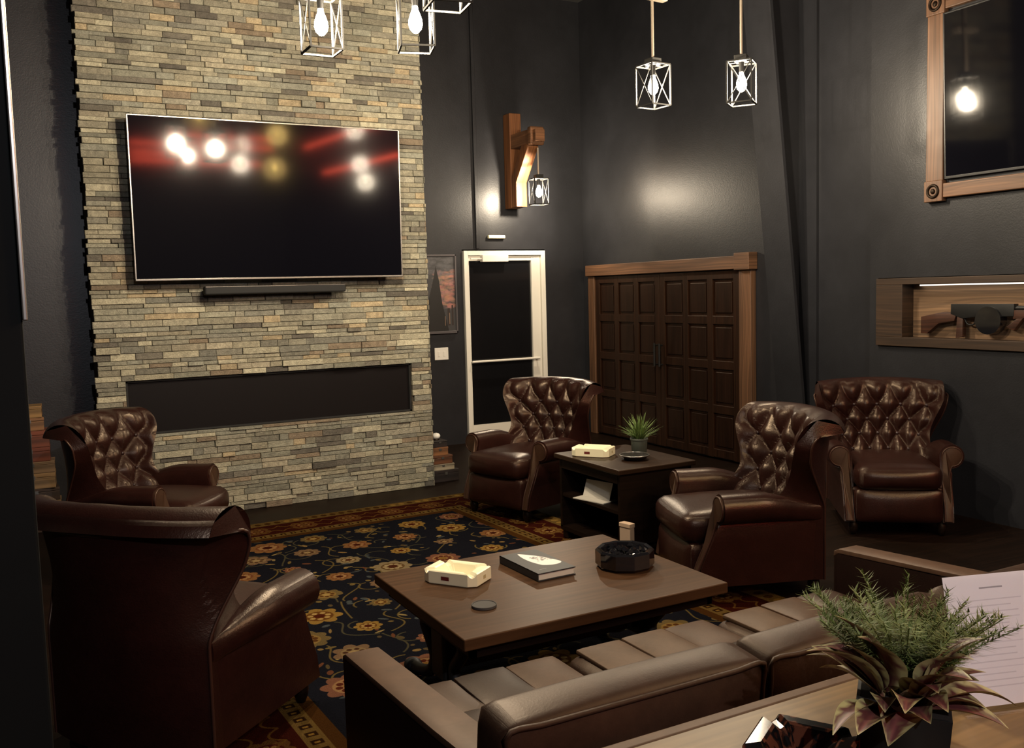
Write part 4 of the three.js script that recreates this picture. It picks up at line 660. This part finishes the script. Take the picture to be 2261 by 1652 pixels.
// mixed plant in a black pot on the console
{
  const t = thing('potted_plant', 'bushy fern and variegated leaves in black square pot', 'plant', [1.575, CY + 0.001, -1.275], -0.89);
  part('pot', (() => { const g = new THREE.CylinderGeometry(0.127, 0.115, 0.11, 4, 1); g.rotateY(Math.PI / 4); g.translate(0, 0.055, 0); return boxUV(g.toNonIndexed()); })(), std({ color: lin(0.012, 0.013, 0.012), roughness: 0.5 }), t, 'black square pot');
  part('soil', bx(-0.083, 0.083, 0.1, 0.1105, -0.083, 0.083), std({ color: lin(0.02, 0.014, 0.01), roughness: 1 }), t);
  const leafMat = std({ vertexColors: true, color: 0xffffff, roughness: 0.5, side: THREE.DoubleSide });
  function leaf(L, Wd, curl) { // pointed oval blade with pale margin
    const nu = 8, nv = 14, pos = [], col = [], idx = [];
    for (let j = 0; j <= nv; j++) { const v = j / nv, w = Wd * Math.pow(Math.sin(Math.PI * Math.pow(v, 0.75)), 0.9) + 0.001; for (let i = 0; i <= nu; i++) { const u = i / nu * 2 - 1; const y = curl * Math.sin(v * 1.5) * L * 0.45 - curl * v * v * L * 0.55 + u * u * w * 0.35; pos.push(u * w, y, v * L); const edge = Math.abs(u) > 0.72 + 0.15 * Math.sin(v * 31 + i) || v > 0.95; const c = edge ? [0.42, 0.36, 0.16] : Math.abs(u) < 0.12 ? [0.2, 0.06, 0.05] : rnd() < 0.3 ? [0.16, 0.09, 0.045] : [0.11, 0.03, 0.028]; col.push(...c); } }
    for (let j = 0; j < nv; j++) for (let i = 0; i < nu; i++) { const a = j * (nu + 1) + i; idx.push(a, a + 1, a + nu + 1, a + 1, a + nu + 2, a + nu + 1); }
    const g = new THREE.BufferGeometry(); g.setAttribute('position', new THREE.Float32BufferAttribute(pos, 3)); g.setAttribute('color', new THREE.Float32BufferAttribute(col, 3)); g.setIndex(idx); g.computeVertexNormals(); boxUV(g); return g;
  }
  const LV = [leaf(0.15, 0.036, 0.5), leaf(0.13, 0.04, 0.9), leaf(0.16, 0.033, 0.7)];
  for (let k = 0; k < 26; k++) { const m = part('leaf', LV[k % 3], leafMat, t); m.rotation.order = 'YXZ'; const a = ((k * 0.618) % 1 - 0.5) * 4.4; m.position.set(Math.sin(a) * 0.045, 0.112 + (k % 4) * 0.012, Math.cos(a) * 0.04 + 0.045); m.rotation.y = a; m.rotation.x = -[0.05, 0.35, 0.65, 1.0][k % 4] + rr(-0.2, 0.12); m.rotation.z = rr(-0.3, 0.3); m.scale.setScalar(rr(0.85, 1.15)); }
  const fernMat = std({ color: lin(0.1, 0.14, 0.028), roughness: 0.65, side: THREE.DoubleSide }), fernMat2 = std({ color: lin(0.15, 0.18, 0.045), roughness: 0.65, side: THREE.DoubleSide });
  function frond(L) { const out = [tube([[0, 0, 0], [0, L * 0.5, L * 0.06], [0, L * 0.95, L * 0.28]], 0.0013, 10, 4)]; const tri = []; const cpt = v => [0, L * v * 0.98, L * 0.28 * v * v]; for (let k = 0; k < 90; k++) { const v = 0.22 + 0.78 * k / 90, [x, y, z] = cpt(v), a = rnd() * 6.283, r = 0.034 * Math.sin(Math.PI * Math.min(1, (v - 0.12) / 0.95)) + 0.008, ex = [x + Math.cos(a) * r, y + rr(0.006, 0.022), z + Math.sin(a) * r], w = 0.0022; tri.push(x - Math.sin(a) * w, y, z + Math.cos(a) * w, x + Math.sin(a) * w, y, z - Math.cos(a) * w, ...ex); } const g = new THREE.BufferGeometry(); g.setAttribute('position', new THREE.Float32BufferAttribute(tri, 3)); g.computeVertexNormals(); boxUV(g); out.push(g); return merge(out); }
  const FR = [frond(0.22), frond(0.26), frond(0.19), frond(0.24)];
  for (let k = 0; k < 92; k++) { const m = part('fern_frond', FR[k % 4], k % 3 ? fernMat : fernMat2, t); m.rotation.order = 'YXZ'; const a = k * 2.39996, r = 0.075 * Math.sqrt((k % 32) / 32); m.position.set(Math.sin(a) * r * 0.8, 0.11, Math.cos(a) * r * 0.7 - 0.045); m.rotation.y = a; m.rotation.x = (0.05 + r * 7 + rr(-0.1, 0.15)) * (Math.cos(a) > 0 ? 0.6 : 1); m.scale.setScalar(rr(0.75, 0.98)); }
}
// ───────────────────────── stacks of boxes beside the chimney ─────────────────────────
function boxStack(name, cat, spots) { for (const [label, x, y, z, w, h, d, col, turn] of spots) { const t = thing('cigar_box', label, 'box', [x, y, z], turn, name), m = std({ color: lin(...col), roughness: 0.6, map: woodH }); part('box_body', bx(-w / 2, w / 2, 0, h * 0.72, -d / 2, d / 2, 0.003), m, t); part('lid', bx(-w / 2 - 0.002, w / 2 + 0.002, h * 0.74, h - 0.001, -d / 2 - 0.002, d / 2 + 0.002, 0.003), m, t); part('clasp', bx(-0.012, 0.012, h * 0.6, h * 0.85, d / 2, d / 2 + 0.005), M.bezel, t); } }
{
  let y = 0.001; const L = [[0.24, 0.11, [.1, .06, .035], 'dark brown'], [0.34, 0.13, [.28, .19, .1], 'tan'], [0.32, 0.1, [.05, .025, .015], 'near black'], [0.3, 0.12, [.34, .22, .11], 'pale tan'], [0.3, 0.09, [.3, .2, .12], 'light oak'], [0.26, 0.11, [.2, .05, .025], 'red brown'], [0.26, 0.13, [.22, .06, .03], 'rust red'], [0.2, 0.1, [.3, .15, .06], 'orange brown'], [0.2, 0.09, [.42, .26, .1], 'golden']];
  const S = L.map(([w, h, c, n], i) => { const r = [`${n} box stacked behind the left wing chair, ${['bottom', 'second from floor', 'third', 'fourth', 'middle', 'sixth', 'seventh', 'second from top', 'topmost'][i]} of its pile`, 0.02 + w * 0.15, y, -8.05, w, h, 0.2, c, rr(-0.08, 0.08)]; y += h; return r; });
  boxStack('boxes piled left of chimney', 'box', S);
  y = 0.001; const Rr = [[0.26, 0.11, [.03, .02, .02], 'black'], [0.22, 0.06, [.5, .45, .35], 'cream'], [0.2, 0.08, [.18, .07, .03], 'brown'], [0.16, 0.08, [.34, .15, .06], 'orange'], [0.15, 0.06, [.03, .02, .02], 'charcoal']];
  const S2 = Rr.map(([w, h, c, n], i) => { const r = [`${n} box piled right of stone chimney, ${['bottom', 'second', 'middle', 'fourth', 'topmost'][i]} of its pile`, 3.34 + w / 2, y, -7.98, w, h, 0.18, c, rr(-0.05, 0.05)]; y += h; return r; });
  boxStack('boxes piled right of chimney', 'box', S2);
  const o = thing('white_ornament', 'small white ornament on top of boxes beside chimney', 'ornament', [3.42, y, -7.98]); part('ball', (() => { const g = new THREE.SphereGeometry(0.04, 16, 12); g.scale(1, 0.75, 1); g.translate(0, 0.034, 0); return g; })(), M.white, o); part('base', cyl(0.03, 0.025, 0.01, 0, 0, 0, 16), M.darkWood, o);
}

renderer.render(scene, camera);
